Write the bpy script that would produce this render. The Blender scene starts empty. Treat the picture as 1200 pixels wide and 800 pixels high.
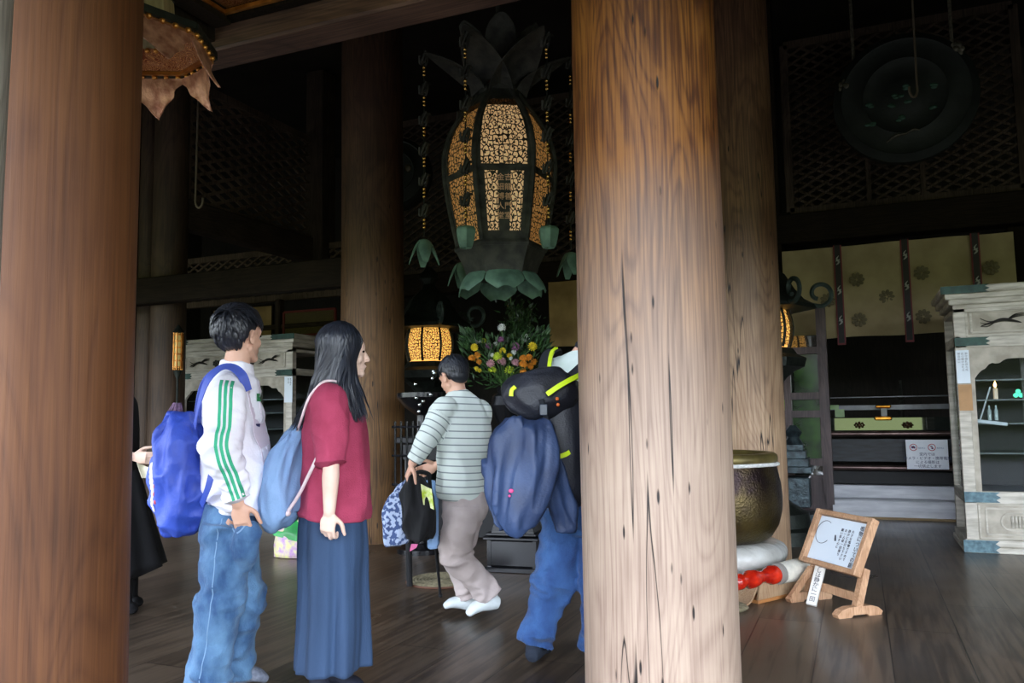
import bpy, bmesh, math, random
import numpy as np
from mathutils import Vector, Matrix, noise
V = Vector
R = math.radians
PI = math.pi
SC = bpy.context.scene
COL = SC.collection
rnd = random.Random(7)

# ---------------------------------------------------------------- camera
F = 950.0
H = 1.2
PSI, PITCH, ROLL = R(23), R(5.1), R(0.86)
f0 = V((-math.sin(PSI), math.cos(PSI), 0)); r0 = V((math.cos(PSI), math.sin(PSI), 0)); zz = V((0, 0, 1))
cf = f0 * math.cos(PITCH) + zz * math.sin(PITCH)
u0 = -f0 * math.sin(PITCH) + zz * math.cos(PITCH)
cr = r0 * math.cos(ROLL) - u0 * math.sin(ROLL)
cu = r0 * math.sin(ROLL) + u0 * math.cos(ROLL)
CAM = V((0, 0, H))
cd = bpy.data.cameras.new('camera'); cam = bpy.data.objects.new('camera', cd); COL.objects.link(cam)
cd.lens = F / 1200 * 36; cd.sensor_width = 36; cd.clip_start = 0.05; cd.clip_end = 200
cam.matrix_world = Matrix(((cr.x, cu.x, -cf.x, 0), (cr.y, cu.y, -cf.y, 0), (cr.z, cu.z, -cf.z, H), (0, 0, 0, 1)))
SC.camera = cam

def ray(px, py): return cf + cr * ((px - 600) / F) - cu * ((py - 400) / F)
def at(px, py, d):
    v = ray(px, py); return CAM + v * (d / v.dot(f0))
def fl(px, py, z=0.0):
    v = ray(px, py); return CAM + v * ((z - H) / v.z)
def atY(px, py, Y):
    v = ray(px, py); return CAM + v * (Y / v.y)
def atX(px, py, X):
    v = ray(px, py); return CAM + v * (X / v.x)

# ---------------------------------------------------------------- materials
def nn(nt, typ, **kw):
    n = nt.nodes.new(typ)
    for k, v in kw.items():
        if k.startswith('i_'):
            n.inputs[k[2:].replace('_', ' ')].default_value = v
        else: setattr(n, k, v)
    return n
def ramp(nt, fac, stops):
    r = nt.nodes.new('ShaderNodeValToRGB')
    while len(r.color_ramp.elements) > 1: r.color_ramp.elements.remove(r.color_ramp.elements[0])
    r.color_ramp.elements[0].position = stops[0][0]; r.color_ramp.elements[0].color = c4(stops[0][1])
    for p, c in stops[1:]:
        e = r.color_ramp.elements.new(p); e.color = c4(c)
    nt.links.new(fac, r.inputs[0]); return r
def c4(c):
    if not hasattr(c, '__len__'): c = (c, c, c)
    return (c[0], c[1], c[2], 1)
def srgb(r, g, b):
    f = lambda x: (x / 255 / 12.92) if x / 255 <= .04045 else ((x / 255 + .055) / 1.055) ** 2.4
    return (f(r), f(g), f(b))
MATS = {}
def M(name, col, rough=.6, metal=0., col2=None, scale=8., stretch=(1, 1, 1), detail=4, bump=0., bscale=None, emit=None, estr=0., spec=.5, sheen=0., ctr=(.35, .65)):
    if name in MATS: return MATS[name]
    m = bpy.data.materials.new(name); m.use_nodes = True; nt = m.node_tree
    b = nt.nodes['Principled BSDF']
    b.inputs['Base Color'].default_value = c4(col); b.inputs['Roughness'].default_value = rough
    b.inputs['Metallic'].default_value = metal; b.inputs['Specular IOR Level'].default_value = spec
    if sheen: b.inputs['Sheen Weight'].default_value = sheen
    tc = nn(nt, 'ShaderNodeTexCoord'); mp = nn(nt, 'ShaderNodeMapping'); mp.inputs['Scale'].default_value = stretch
    nt.links.new(tc.outputs['Object'], mp.inputs[0])
    if col2 is None: col2 = tuple(x * .8 for x in col)
    no = nn(nt, 'ShaderNodeTexNoise', i_Scale=scale, i_Detail=detail)
    nt.links.new(mp.outputs[0], no.inputs['Vector'])
    rp = ramp(nt, no.outputs['Fac'], [(ctr[0], col2), (ctr[1], col)])
    nt.links.new(rp.outputs[0], b.inputs['Base Color'])
    if bump:
        nb = nn(nt, 'ShaderNodeTexNoise', i_Scale=bscale or scale * 4, i_Detail=5)
        nt.links.new(mp.outputs[0], nb.inputs['Vector'])
        bp = nn(nt, 'ShaderNodeBump', i_Strength=bump, i_Distance=.02)
        nt.links.new(nb.outputs['Fac'], bp.inputs['Height']); nt.links.new(bp.outputs[0], b.inputs['Normal'])
    if emit:
        b.inputs['Emission Color'].default_value = c4(emit); b.inputs['Emission Strength'].default_value = estr
    MATS[name] = m; return m

def wood(name, dark, mid, light, gz=None, rough=.55, sc=1., cracks=True, spec=.4, pale=None):
    """aged timber with vertical grain (object Z); gz=(z0,z1) blends the weathered pale tone low down"""
    if name in MATS: return MATS[name]
    m = bpy.data.materials.new(name); m.use_nodes = True; nt = m.node_tree; L = nt.links.new
    b = nt.nodes['Principled BSDF']; b.inputs['Roughness'].default_value = rough; b.inputs['Specular IOR Level'].default_value = spec
    tc = nn(nt, 'ShaderNodeTexCoord')
    mp = nn(nt, 'ShaderNodeMapping'); mp.inputs['Scale'].default_value = (3.2 * sc, 3.2 * sc, .55 * sc); L(tc.outputs['Object'], mp.inputs[0])
    n1 = nn(nt, 'ShaderNodeTexNoise', i_Scale=1.0, i_Detail=1.6, i_Distortion=.5); L(mp.outputs[0], n1.inputs['Vector'])
    # cathedral grain = contour lines of a stretched noise
    mu = nn(nt, 'ShaderNodeMath', operation='MULTIPLY'); mu.inputs[1].default_value = 44.; L(n1.outputs['Fac'], mu.inputs[0])
    fr = nn(nt, 'ShaderNodeMath', operation='PINGPONG'); fr.inputs[1].default_value = 1.; L(mu.outputs[0], fr.inputs[0])
    fl2 = nn(nt, 'ShaderNodeMapRange'); L(fr.outputs[0], fl2.inputs['Value']); fl2.inputs['From Max'].default_value = .55
    mf = nn(nt, 'ShaderNodeMapping'); mf.inputs['Scale'].default_value = (110 * sc, 110 * sc, 2.4 * sc); L(tc.outputs['Object'], mf.inputs[0])
    n2 = nn(nt, 'ShaderNodeTexNoise', i_Scale=1., i_Detail=4.); L(mf.outputs[0], n2.inputs['Vector'])
    n3 = nn(nt, 'ShaderNodeTexNoise', i_Scale=2.2 * sc, i_Detail=6.); L(tc.outputs['Object'], n3.inputs['Vector'])
    a = nn(nt, 'ShaderNodeMath', operation='MULTIPLY_ADD'); L(fl2.outputs[0], a.inputs[0]); a.inputs[1].default_value = .11; hf = nn(nt, 'ShaderNodeMath', operation='MULTIPLY'); hf.inputs[1].default_value = .62; L(n2.outputs['Fac'], hf.inputs[0]); L(hf.outputs[0], a.inputs[2])
    a2 = nn(nt, 'ShaderNodeMath', operation='MULTIPLY_ADD'); L(n3.outputs['Fac'], a2.inputs[0]); a2.inputs[1].default_value = .60; L(a.outputs[0], a2.inputs[2])
    rp = ramp(nt, a2.outputs[0], [(.44, dark), (.66, mid), (.84, light)])
    out = rp.outputs[0]
    if pale:
        r2 = ramp(nt, a2.outputs[0], [(.44, pale[0]), (.66, pale[1]), (.84, pale[2])])
        sx = nn(nt, 'ShaderNodeSeparateXYZ'); L(tc.outputs['Object'], sx.inputs[0])
        ad = nn(nt, 'ShaderNodeMath', operation='MULTIPLY_ADD'); L(n3.outputs['Fac'], ad.inputs[0]); ad.inputs[1].default_value = .8; L(sx.outputs['Z'], ad.inputs[2])
        mr = nn(nt, 'ShaderNodeMapRange'); mr.inputs['From Min'].default_value = gz[0] + .4; mr.inputs['From Max'].default_value = gz[1] + .4; L(ad.outputs[0], mr.inputs['Value'])
        mx = nn(nt, 'ShaderNodeMix', data_type='RGBA'); L(mr.outputs[0], mx.inputs['Factor']); L(r2.outputs[0], mx.inputs[6]); L(out, mx.inputs[7])
        out = mx.outputs[2]
    hgt = a2.outputs[0]
    if cracks:
        mk = nn(nt, 'ShaderNodeMapping'); mk.inputs['Scale'].default_value = (26 * sc, 26 * sc, 5 * sc); L(tc.outputs['Object'], mk.inputs[0])
        vo = nn(nt, 'ShaderNodeTexVoronoi', i_Scale=1.); L(mk.outputs[0], vo.inputs['Vector'])
        lt = nn(nt, 'ShaderNodeMapRange'); lt.inputs['From Min'].default_value = .09; lt.inputs['From Max'].default_value = .16; L(vo.outputs['Distance'], lt.inputs['Value'])
        # only some cells carry a pit
        sp = nn(nt, 'ShaderNodeSeparateColor'); L(vo.outputs['Color'], sp.inputs[0])
        gt = nn(nt, 'ShaderNodeMath', operation='LESS_THAN'); gt.inputs[1].default_value = .72; L(sp.outputs[0], gt.inputs[0])
        mxx = nn(nt, 'ShaderNodeMath', operation='MAXIMUM'); L(lt.outputs[0], mxx.inputs[0]); L(gt.outputs[0], mxx.inputs[1])
        mk2 = nn(nt, 'ShaderNodeMapping'); mk2.inputs['Scale'].default_value = (9 * sc, 9 * sc, .28 * sc); mk2.inputs['Location'].default_value = (3.1, 1.7, .4); L(tc.outputs['Object'], mk2.inputs[0])
        nc = nn(nt, 'ShaderNodeTexNoise', i_Scale=1., i_Detail=2.); L(mk2.outputs[0], nc.inputs['Vector'])
        ab = nn(nt, 'ShaderNodeMath', operation='SUBTRACT'); L(nc.outputs['Fac'], ab.inputs[0]); ab.inputs[1].default_value = .62
        ab2 = nn(nt, 'ShaderNodeMath', operation='ABSOLUTE'); L(ab.outputs[0], ab2.inputs[0])
        mr2 = nn(nt, 'ShaderNodeMapRange'); mr2.inputs['From Min'].default_value = .001; mr2.inputs['From Max'].default_value = .006; L(ab2.outputs[0], mr2.inputs['Value'])
        mm = nn(nt, 'ShaderNodeMath', operation='MULTIPLY'); L(mxx.outputs[0], mm.inputs[0]); L(mr2.outputs[0], mm.inputs[1])
        mx2 = nn(nt, 'ShaderNodeMix', data_type='RGBA'); L(mm.outputs[0], mx2.inputs['Factor']); mx2.inputs[6].default_value = c4(tuple(x * .25 for x in dark)); L(out, mx2.inputs[7])
        out = mx2.outputs[2]
        hh = nn(nt, 'ShaderNodeMath', operation='MULTIPLY_ADD'); L(mm.outputs[0], hh.inputs[0]); hh.inputs[1].default_value = 1.5; L(hgt, hh.inputs[2]); hgt = hh.outputs[0]
    L(out, b.inputs['Base Color'])
    bp = nn(nt, 'ShaderNodeBump', i_Strength=.35, i_Distance=.006); L(hgt, bp.inputs['Height']); L(bp.outputs[0], b.inputs['Normal'])
    MATS[name] = m; return m

# ---------------------------------------------------------------- mesh builder
def frame_from(z, ref=V((0, 0, 1))):
    z = z.normalized()
    if abs(z.dot(ref)) > .97: ref = V((1, 0, 0)) if abs(z.x) < .9 else V((0, 1, 0))
    x = ref.cross(z).normalized(); y = z.cross(x)
    return Matrix((x, y, z)).transposed()
def catmull(P, n):
    """P list of numpy-able rows -> n+1 samples, uniform Catmull-Rom"""
    P = np.array(P, float)
    if P.ndim == 1: P = P[:, None]
    k = len(P) - 1
    E = np.vstack([2 * P[0] - P[1], P, 2 * P[-1] - P[-2]])
    s = np.arange(n + 1) / n * k; j = np.minimum(s.astype(int), k - 1); t = (s - j)[:, None]
    a, b, c, d = E[j], E[j + 1], E[j + 2], E[j + 3]
    return .5 * ((2 * b) + (c - a) * t + (2 * a - 5 * b + 4 * c - d) * t * t + (3 * b - a - 3 * c + d) * t ** 3)
class MB:
    def __init__(s): s.v = []; s.f = []; s.m = []; s.uv = {}; s.mi = 0
    def add(s, vs, fs, uvs=None):
        o = len(s.v); s.v += [tuple(v) for v in vs]
        for k, f in enumerate(fs):
            if uvs: s.uv[len(s.f)] = uvs[k]
            s.f.append([o + i for i in f]); s.m.append(s.mi)
        return s
    def box(s, c, sz, rot=None, bev=0.):
        c = V(c); hx, hy, hz = sz[0] / 2, sz[1] / 2, sz[2] / 2
        if bev > 0:
            b = min(bev, hx * .9, hy * .9, hz * .9)
            vs = []
            for sx in (-1, 1):
                for sy in (-1, 1):
                    for sz_ in (-1, 1):
                        vs += [V((sx * hx, sy * (hy - b), sz_ * (hz - b))), V((sx * (hx - b), sy * hy, sz_ * (hz - b))), V((sx * (hx - b), sy * (hy - b), sz_ * hz))]
            bm = bmesh.new(); bv = [bm.verts.new(v) for v in vs]; bmesh.ops.convex_hull(bm, input=bv)
            bm.verts.index_update()
            vv = [v.co.copy() for v in bm.verts]; ff = [[v.index for v in f.verts] for f in bm.faces]; bm.free()
            if rot: vv = [rot @ v for v in vv]
            return s.add([c + v for v in vv], ff)
        vs = [V((x * hx, y * hy, z * hz)) for x in (-1, 1) for y in (-1, 1) for z in (-1, 1)]
        if rot: vs = [rot @ v for v in vs]
        return s.add([c + v for v in vs], [(0, 1, 3, 2), (4, 6, 7, 5), (0, 4, 5, 1), (2, 3, 7, 6), (0, 2, 6, 4), (1, 5, 7, 3)])
    def bar(s, a, b, w, t=None, ref=V((0, 0, 1)), bev=0.):
        a = V(a); b = V(b); t = t or w; m = frame_from(b - a, ref)
        return s.box((a + b) / 2, (w, t, (b - a).length), m, bev)
    def poly(s, pts, thick, M4=None):
        """pts 2D outline (CCW) extruded along +Z by thick, then transformed by M4"""
        M4 = M4 or Matrix(); n = len(pts)
        vs = [M4 @ V((p[0], p[1], 0)) for p in pts] + [M4 @ V((p[0], p[1], thick)) for p in pts]
        fs = [list(range(n))[::-1], [n + i for i in range(n)]] + [(i, (i + 1) % n, n + (i + 1) % n, n + i) for i in range(n)]
        return s.add(vs, fs)
    def lathe(s, prof, c=(0, 0, 0), n=32, M3=None, cap=True, fn=None):
        """prof list of (r,z)"""
        c = V(c); vs = []; fs = []
        for j, (r, z) in enumerate(prof):
            for i in range(n):
                a = 2 * PI * i / n
                rr = r * (fn(a, z) if fn else 1)
                p = V((rr * math.cos(a), rr * math.sin(a), z))
                vs.append(c + (M3 @ p if M3 else p))
        k = len(prof)
        for j in range(k - 1):
            for i in range(n):
                fs.append((j * n + i, j * n + (i + 1) % n, (j + 1) * n + (i + 1) % n, (j + 1) * n + i))
        if cap:
            fs.append(list(range(n))[::-1]); fs.append([(k - 1) * n + i for i in range(n)])
        return s.add(vs, fs)
    def ell(s, c, r, M3=None, n=16, m=10):
        if not hasattr(r, '__len__'): r = (r, r, r)
        c = V(c); vs = [V((0, 0, -r[2]))]
        for j in range(1, m):
            t = -PI / 2 + PI * j / m
            for i in range(n):
                a = 2 * PI * i / n; vs.append(V((r[0] * math.cos(t) * math.cos(a), r[1] * math.cos(t) * math.sin(a), r[2] * math.sin(t))))
        vs.append(V((0, 0, r[2])))
        fs = [(0, 1 + (i + 1) % n, 1 + i) for i in range(n)]
        for j in range(m - 2):
            for i in range(n):
                fs.append((1 + j * n + i, 1 + j * n + (i + 1) % n, 1 + (j + 1) * n + (i + 1) % n, 1 + (j + 1) * n + i))
        o = 1 + (m - 2) * n; t = len(vs) - 1
        fs += [(o + i, o + (i + 1) % n, t) for i in range(n)]
        if M3: vs = [M3 @ v for v in vs]
        return s.add([c + v for v in vs], fs)
    def tube(s, pts, rad, n=8, steps=None, cap=True, flat=1., ref=V((0, 0, 1)), rcap=False):
        """smooth tube through pts; rad number or list"""
        if not hasattr(rad, '__len__'): rad = [rad] * len(pts)
        steps = steps or (len(pts) - 1) * 4
        if len(pts) == 2 and steps is None: steps = 1
        P = catmull([tuple(p) for p in pts], steps); Rr = catmull(list(rad), steps)[:, 0]
        P = [V(p) for p in P]; vs = []; fs = []
        T0 = (P[1] - P[0]).normalized(); m = frame_from(T0, ref); x = m.col[0].copy()
        for i, p in enumerate(P):
            T = (P[min(i + 1, len(P) - 1)] - P[max(i - 1, 0)])
            T = T.normalized() if T.length > 1e-9 else T0
            x = (x - T * x.dot(T)); x = x.normalized() if x.length > 1e-6 else frame_from(T).col[0].copy(); y = T.cross(x); r = max(Rr[i], 1e-4)
            for k in range(n):
                a = 2 * PI * k / n; vs.append(p + x * (r * math.cos(a)) + y * (r * flat * math.sin(a)))
        for j in range(len(P) - 1):
            for k in range(n): fs.append((j * n + k, j * n + (k + 1) % n, (j + 1) * n + (k + 1) % n, (j + 1) * n + k))
        if cap: fs.append(list(range(n))[::-1]); fs.append([(len(P) - 1) * n + k for k in range(n)])
        s.add(vs, fs)
        if rcap: s.ell(P[0], Rr[0] * .98, n=10, m=6); s.ell(P[-1], Rr[-1] * .98, n=10, m=6)
        return s
    def loft(s, pts, rx, ry, side, n=32, steps=24, mod=None, round_ends=True):
        """closed body: pts centres, rx half-width along 'side' vector(s), ry half-depth; mod(t,th,p)->offset metres"""
        k = len(pts); P = catmull([tuple(p) for p in pts], steps); X = catmull(list(rx), steps)[:, 0]; Y = catmull(list(ry), steps)[:, 0]
        if isinstance(side, Vector): side = [side] * k
        S = catmull([tuple(q) for q in side], steps)
        rings = []
        for i in range(steps + 1):
            p = V(P[i]); T = V(P[min(i + 1, steps)] - P[max(i - 1, 0)]).normalized(); sd = V(S[i]); sd = (sd - T * sd.dot(T)).normalized(); fw = T.cross(sd)
            ring = []
            for q in range(n):
                th = 2 * PI * q / n; t = i / steps
                o = mod(t, th, p) if mod else 0
                d = sd * (X[i] * math.cos(th)) + fw * (Y[i] * math.sin(th)); L = d.length
                ring.append(p + d * ((L + o) / max(L, 1e-5)))
            rings.append((p, T, ring))
        vs = [v for _, _, r_ in rings for v in r_]; fs = []
        for j in range(steps):
            for q in range(n): fs.append((j * n + q, j * n + (q + 1) % n, (j + 1) * n + (q + 1) % n, (j + 1) * n + q))
        a = len(vs); r_ = min(X[0], Y[0]) * (.35 if round_ends else .02); vs.append(rings[0][0] - rings[0][1] * r_)
        r_ = min(X[-1], Y[-1]) * (.35 if round_ends else .02); vs.append(rings[-1][0] + rings[-1][1] * r_)
        fs += [(a, (q + 1) % n, q) for q in range(n)]; o = steps * n
        fs += [(a + 1, o + q, o + (q + 1) % n) for q in range(n)]
        return s.add(vs, fs)
    def grid(s, fn, nu, nv, thick=0., closeu=False):
        """fn(u,v)->Vector; with thickness along normals when thick>0; uv = (u,v)"""
        P = [[fn(i / nu, j / nv) for i in range(nu + 1)] for j in range(nv + 1)]
        vs = [p for row in P for p in row]; w = nu + 1
        fs = []; uvs = []
        for j in range(nv):
            for i in range(nu):
                fs.append((j * w + i, j * w + i + 1, (j + 1) * w + i + 1, (j + 1) * w + i))
                uvs.append([(i / nu, j / nv), ((i + 1) / nu, j / nv), ((i + 1) / nu, (j + 1) / nv), (i / nu, (j + 1) / nv)])
        if thick > 0:
            N = []
            for j in range(nv + 1):
                for i in range(nu + 1):
                    a = P[j][min(i + 1, nu)] - P[j][max(i - 1, 0)]; b = P[min(j + 1, nv)][i] - P[max(j - 1, 0)][i]
                    q = a.cross(b); N.append(q.normalized() if q.length > 1e-12 else V((0, 0, 1)))
            o = len(vs); vs = vs + [v - n_ * thick for v, n_ in zip(vs, N)]
            k = len(fs)
            fs += [tuple(o + x for x in f[::-1]) for f in fs[:k]]; uvs += [u[::-1] for u in uvs[:k]]
            edge = [(i, i + 1) for i in range(nu)] + [(nu + j * w, nu + (j + 1) * w) for j in range(nv)] + [(nv * w + i + 1, nv * w + i) for i in range(nu)] + [((j + 1) * w, j * w) for j in range(nv)]
            for a, b in edge: fs.append((b, a, o + a, o + b)); uvs.append([(0, 0)] * 4)
        return s.add(vs, fs, uvs)
    def xf(s, M4):
        s.v = [tuple(M4 @ V(v)) for v in s.v]; return s
    def build(s, name, mat, parent=None, smooth=True, angle=35, sub=0):
        me = bpy.data.meshes.new(name); me.from_pydata(s.v, [], s.f)
        if s.uv:
            uvl = me.uv_layers.new(name='UVMap'); li = 0
            for k, p in enumerate(me.polygons):
                u = s.uv.get(k)
                for q, l in enumerate(p.loop_indices): uvl.data[l].uv = u[q] if u else (0, 0)
        mats = mat if isinstance(mat, (list, tuple)) else [mat]
        for m_ in mats: me.materials.append(m_)
        if len(mats) > 1: me.polygons.foreach_set('material_index', s.m)
        bm = bmesh.new(); bm.from_mesh(me); bmesh.ops.recalc_face_normals(bm, faces=bm.faces); bm.to_mesh(me); bm.free()
        if smooth:
            me.polygons.foreach_set('use_smooth', [True] * len(me.polygons)); me.set_sharp_from_angle(angle=R(angle))
        o = bpy.data.objects.new(name, me); COL.objects.link(o)
        if parent: o.parent = parent
        if sub:
            md = o.modifiers.new('s', 'SUBSURF'); md.levels = sub; md.render_levels = sub
        return o
TMP = bpy.data.scenes.new('tmp')
def solo_mesh(o):
    par = o.parent; o.parent = None
    TMP.collection.objects.link(o); TMP.view_layers[0].update(); dg = TMP.view_layers[0].depsgraph
    me = bpy.data.meshes.new_from_object(o.evaluated_get(dg)); TMP.collection.objects.unlink(o); o.parent = par
    return me
def remesh(o, vox, smooth=3, fac=.5):
    md = o.modifiers.new('r', 'REMESH'); md.mode = 'VOXEL'; md.voxel_size = vox; md.use_smooth_shade = True
    if smooth:
        sm = o.modifiers.new('m', 'SMOOTH'); sm.iterations = smooth; sm.factor = fac
    me = solo_mesh(o); old = o.data; nm = o.name
    mats = [m for m in old.materials]
    o.modifiers.clear(); o.data = me; me.materials.clear()
    for m in mats: me.materials.append(m)
    me.polygons.foreach_set('material_index', [0] * len(me.polygons))
    me.polygons.foreach_set('use_smooth', [True] * len(me.polygons))
    bpy.data.meshes.remove(old); return o
def displace(o, fn):
    me = o.data; me.update()
    cn = [(v.co.copy(), v.normal.copy()) for v in me.vertices]
    out = []
    for c, n_ in cn: out.extend(c + n_ * fn(c, n_))
    me.vertices.foreach_set('co', out); me.update()
def thing(name, label, cat, loc=(0, 0, 0), rz=0., group=None):
    o = bpy.data.objects.new(name, None); COL.objects.link(o); o.empty_display_size = .1
    o.location = loc; o.rotation_euler = (0, 0, rz); return tag(o, label, cat, group)
def tag(o, label, cat, group=None, kind=None):
    o['label'] = label; o['category'] = cat
    if group: o['group'] = group
    if kind: o['kind'] = kind
    return o
def struct(o): o['kind'] = 'structure'; return o
FONT = None
def cjk():
    global FONT
    if FONT is None:
        import glob, os
        c = glob.glob(os.path.join(bpy.utils.resource_path('LOCAL'), 'datafiles', 'fonts', 'Noto Sans CJK*'))
        try: FONT = bpy.data.fonts.load(c[0]) if c else False
        except Exception: FONT = False
    return FONT
def text(name, body, size, M4, mat, parent, ext=.0008, spacing=1., line=1., align='CENTER'):
    cu_ = bpy.data.curves.new(name, 'FONT'); cu_.body = body; cu_.size = size; cu_.extrude = ext; cu_.align_x = align; cu_.align_y = 'CENTER'
    cu_.space_line = line; cu_.space_character = spacing; cu_.resolution_u = 2
    if any(ord(ch) > 255 for ch in body) and cjk(): cu_.font = FONT; cu_.size = size * 2.8; cu_.space_line = line / 2.8
    o = bpy.data.objects.new(name, cu_)
    me = solo_mesh(o); bpy.data.objects.remove(o)
    me.transform(M4); me.materials.clear(); me.materials.append(mat)
    o = bpy.data.objects.new(name, me); COL.objects.link(o); o.parent = parent
    return o
def vtext(name, col, size, pitch, M4, mat, parent, ext=.0006):
    """vertical column of characters; M4 places the centre of the first one"""
    return text(name, '\n'.join(col), size, M4 @ Matrix.Translation((0, -pitch * (len(col) - 1) / 2, 0)), mat, parent, ext=ext, line=pitch / size / LINEK)
LINEK = 1.0
def facing(p, n, up=V((0, 0, 1))):
    """matrix placing XY-plane content at p with normal n and up"""
    n = V(n).normalized(); x = up.cross(n).normalized(); y = n.cross(x)
    m = Matrix((x, y, n)).transposed().to_4x4(); m.translation = V(p); return m
def fbm(x, y, z, o=3): return noise.fractal(V((x, y, z)), 1., 2., o)
SKY_STRENGTH = 15.5
EXPOSURE = 0.0
# ---------------------------------------------------------------- palettes
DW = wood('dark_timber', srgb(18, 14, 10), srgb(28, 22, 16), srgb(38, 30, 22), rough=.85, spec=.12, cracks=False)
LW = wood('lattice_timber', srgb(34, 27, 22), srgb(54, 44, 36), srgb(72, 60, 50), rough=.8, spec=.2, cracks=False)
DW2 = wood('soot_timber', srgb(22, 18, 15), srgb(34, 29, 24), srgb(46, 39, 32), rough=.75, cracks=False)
PALE = (srgb(126, 104, 90), srgb(154, 132, 115), srgb(170, 149, 130))
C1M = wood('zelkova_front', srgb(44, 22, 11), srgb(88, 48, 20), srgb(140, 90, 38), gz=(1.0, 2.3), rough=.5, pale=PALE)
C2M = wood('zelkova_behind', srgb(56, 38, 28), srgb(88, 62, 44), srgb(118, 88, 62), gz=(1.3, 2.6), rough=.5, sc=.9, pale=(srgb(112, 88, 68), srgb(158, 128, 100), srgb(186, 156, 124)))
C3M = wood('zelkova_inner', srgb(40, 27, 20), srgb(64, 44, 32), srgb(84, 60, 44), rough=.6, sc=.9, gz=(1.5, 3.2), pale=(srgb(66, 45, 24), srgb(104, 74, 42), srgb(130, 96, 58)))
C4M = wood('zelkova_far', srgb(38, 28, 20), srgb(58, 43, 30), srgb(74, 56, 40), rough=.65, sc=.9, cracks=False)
C0M = wood('red_cedar', srgb(76, 43, 19), srgb(97, 58, 29), srgb(110, 69, 36), rough=.6, sc=.7, cracks=False)
GPM = wood('grey_post', srgb(104, 98, 86), srgb(140, 132, 118), srgb(164, 156, 140), rough=.7, cracks=False)
SGN = wood('sign_timber', srgb(142, 104, 74), srgb(176, 134, 100), srgb(206, 166, 130), rough=.5, sc=3, cracks=False)
BLACK = M('black_lacquer', (.010, .010, .012), rough=.22, col2=(.006, .006, .007))
BRONZE = M('old_bronze', srgb(46, 52, 46), rough=.5, metal=.55, col2=srgb(28, 32, 29), scale=14, bump=.2)
VERD = M('verdigris', srgb(104, 138, 116), rough=.6, metal=.15, col2=srgb(72, 100, 84), scale=9)
BRASS = M('brass', srgb(196, 140, 52), rough=.3, metal=.9, col2=srgb(150, 100, 30), scale=10)
GOLD = M('gilt', srgb(214, 150, 70), rough=.35, metal=.7, col2=srgb(150, 92, 40), scale=12)

# ---------------------------------------------------------------- floor
def floor_mat():
    m = bpy.data.materials.new('plank_floor'); m.use_nodes = True; nt = m.node_tree; L = nt.links.new; b = nt.nodes['Principled BSDF']
    tc = nn(nt, 'ShaderNodeTexCoord'); sx = nn(nt, 'ShaderNodeSeparateXYZ'); L(tc.outputs['Object'], sx.inputs[0])
    cb = nn(nt, 'ShaderNodeCombineXYZ'); L(sx.outputs['Y'], cb.inputs[0]); L(sx.outputs['X'], cb.inputs[1])
    br = nn(nt, 'ShaderNodeTexBrick', offset=.37, offset_frequency=2, squash=1.); L(cb.outputs[0], br.inputs['Vector'])
    for k, v in (('Scale', 1.), ('Mortar Size', .0035), ('Mortar Smooth', .3), ('Brick Width', 1.9), ('Row Height', .34), ('Bias', 0.)): br.inputs[k].default_value = v
    br.inputs['Color1'].default_value = c4(.3); br.inputs['Color2'].default_value = c4(.85); br.inputs['Mortar'].default_value = c4(0)
    mp = nn(nt, 'ShaderNodeMapping'); mp.inputs['Scale'].default_value = (30, 1.6, 1); L(tc.outputs['Object'], mp.inputs[0])
    n = nn(nt, 'ShaderNodeTexNoise', i_Scale=1., i_Detail=6., i_Distortion=.4); L(mp.outputs[0], n.inputs['Vector'])
    n2 = nn(nt, 'ShaderNodeTexNoise', i_Scale=1.3, i_Detail=2.); L(tc.outputs['Object'], n2.inputs['Vector'])
    a = nn(nt, 'ShaderNodeMath', operation='MULTIPLY_ADD'); L(br.outputs['Color'], a.inputs[0]); a.inputs[1].default_value = .35; L(n.outputs['Fac'], a.inputs[2])
    a2 = nn(nt, 'ShaderNodeMath', operation='MULTIPLY_ADD'); L(n2.outputs['Fac'], a2.inputs[0]); a2.inputs[1].default_value = .5; L(a.outputs[0], a2.inputs[2])
    rp = ramp(nt, a2.outputs[0], [(.50, srgb(34, 28, 23)), (.85, srgb(64, 53, 43)), (1.05 if False else 1., srgb(90, 76, 62))])
    mx = nn(nt, 'ShaderNodeMix', data_type='RGBA'); L(br.outputs['Fac'], mx.inputs['Factor']); L(rp.outputs[0], mx.inputs[6]); mx.inputs[7].default_value = c4(srgb(12, 10, 8))
    L(mx.outputs[2], b.inputs['Base Color'])
    rr = nn(nt, 'ShaderNodeMapRange'); L(n2.outputs['Fac'], rr.inputs['Value']); rr.inputs['From Min'].default_value = .3; rr.inputs['From Max'].default_value = .7; rr.inputs['To Min'].default_value = .27; rr.inputs['To Max'].default_value = .38
    L(rr.outputs[0], b.inputs['Roughness']); b.inputs['Specular IOR Level'].default_value = .5
    sb = nn(nt, 'ShaderNodeMath', operation='MULTIPLY_ADD'); L(br.outputs['Fac'], sb.inputs[0]); sb.inputs[1].default_value = -3.; L(n.outputs['Fac'], sb.inputs[2])
    bp = nn(nt, 'ShaderNodeBump', i_Strength=.25, i_Distance=.004); L(sb.outputs[0], bp.inputs['Height']); L(bp.outputs[0], b.inputs['Normal'])
    return m
mb = MB(); mb.box((-3, 4.5, -.1), (24, 19, .2)); o = mb.build('floor', floor_mat(), smooth=False); o.location.x = .09; struct(o)

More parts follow.
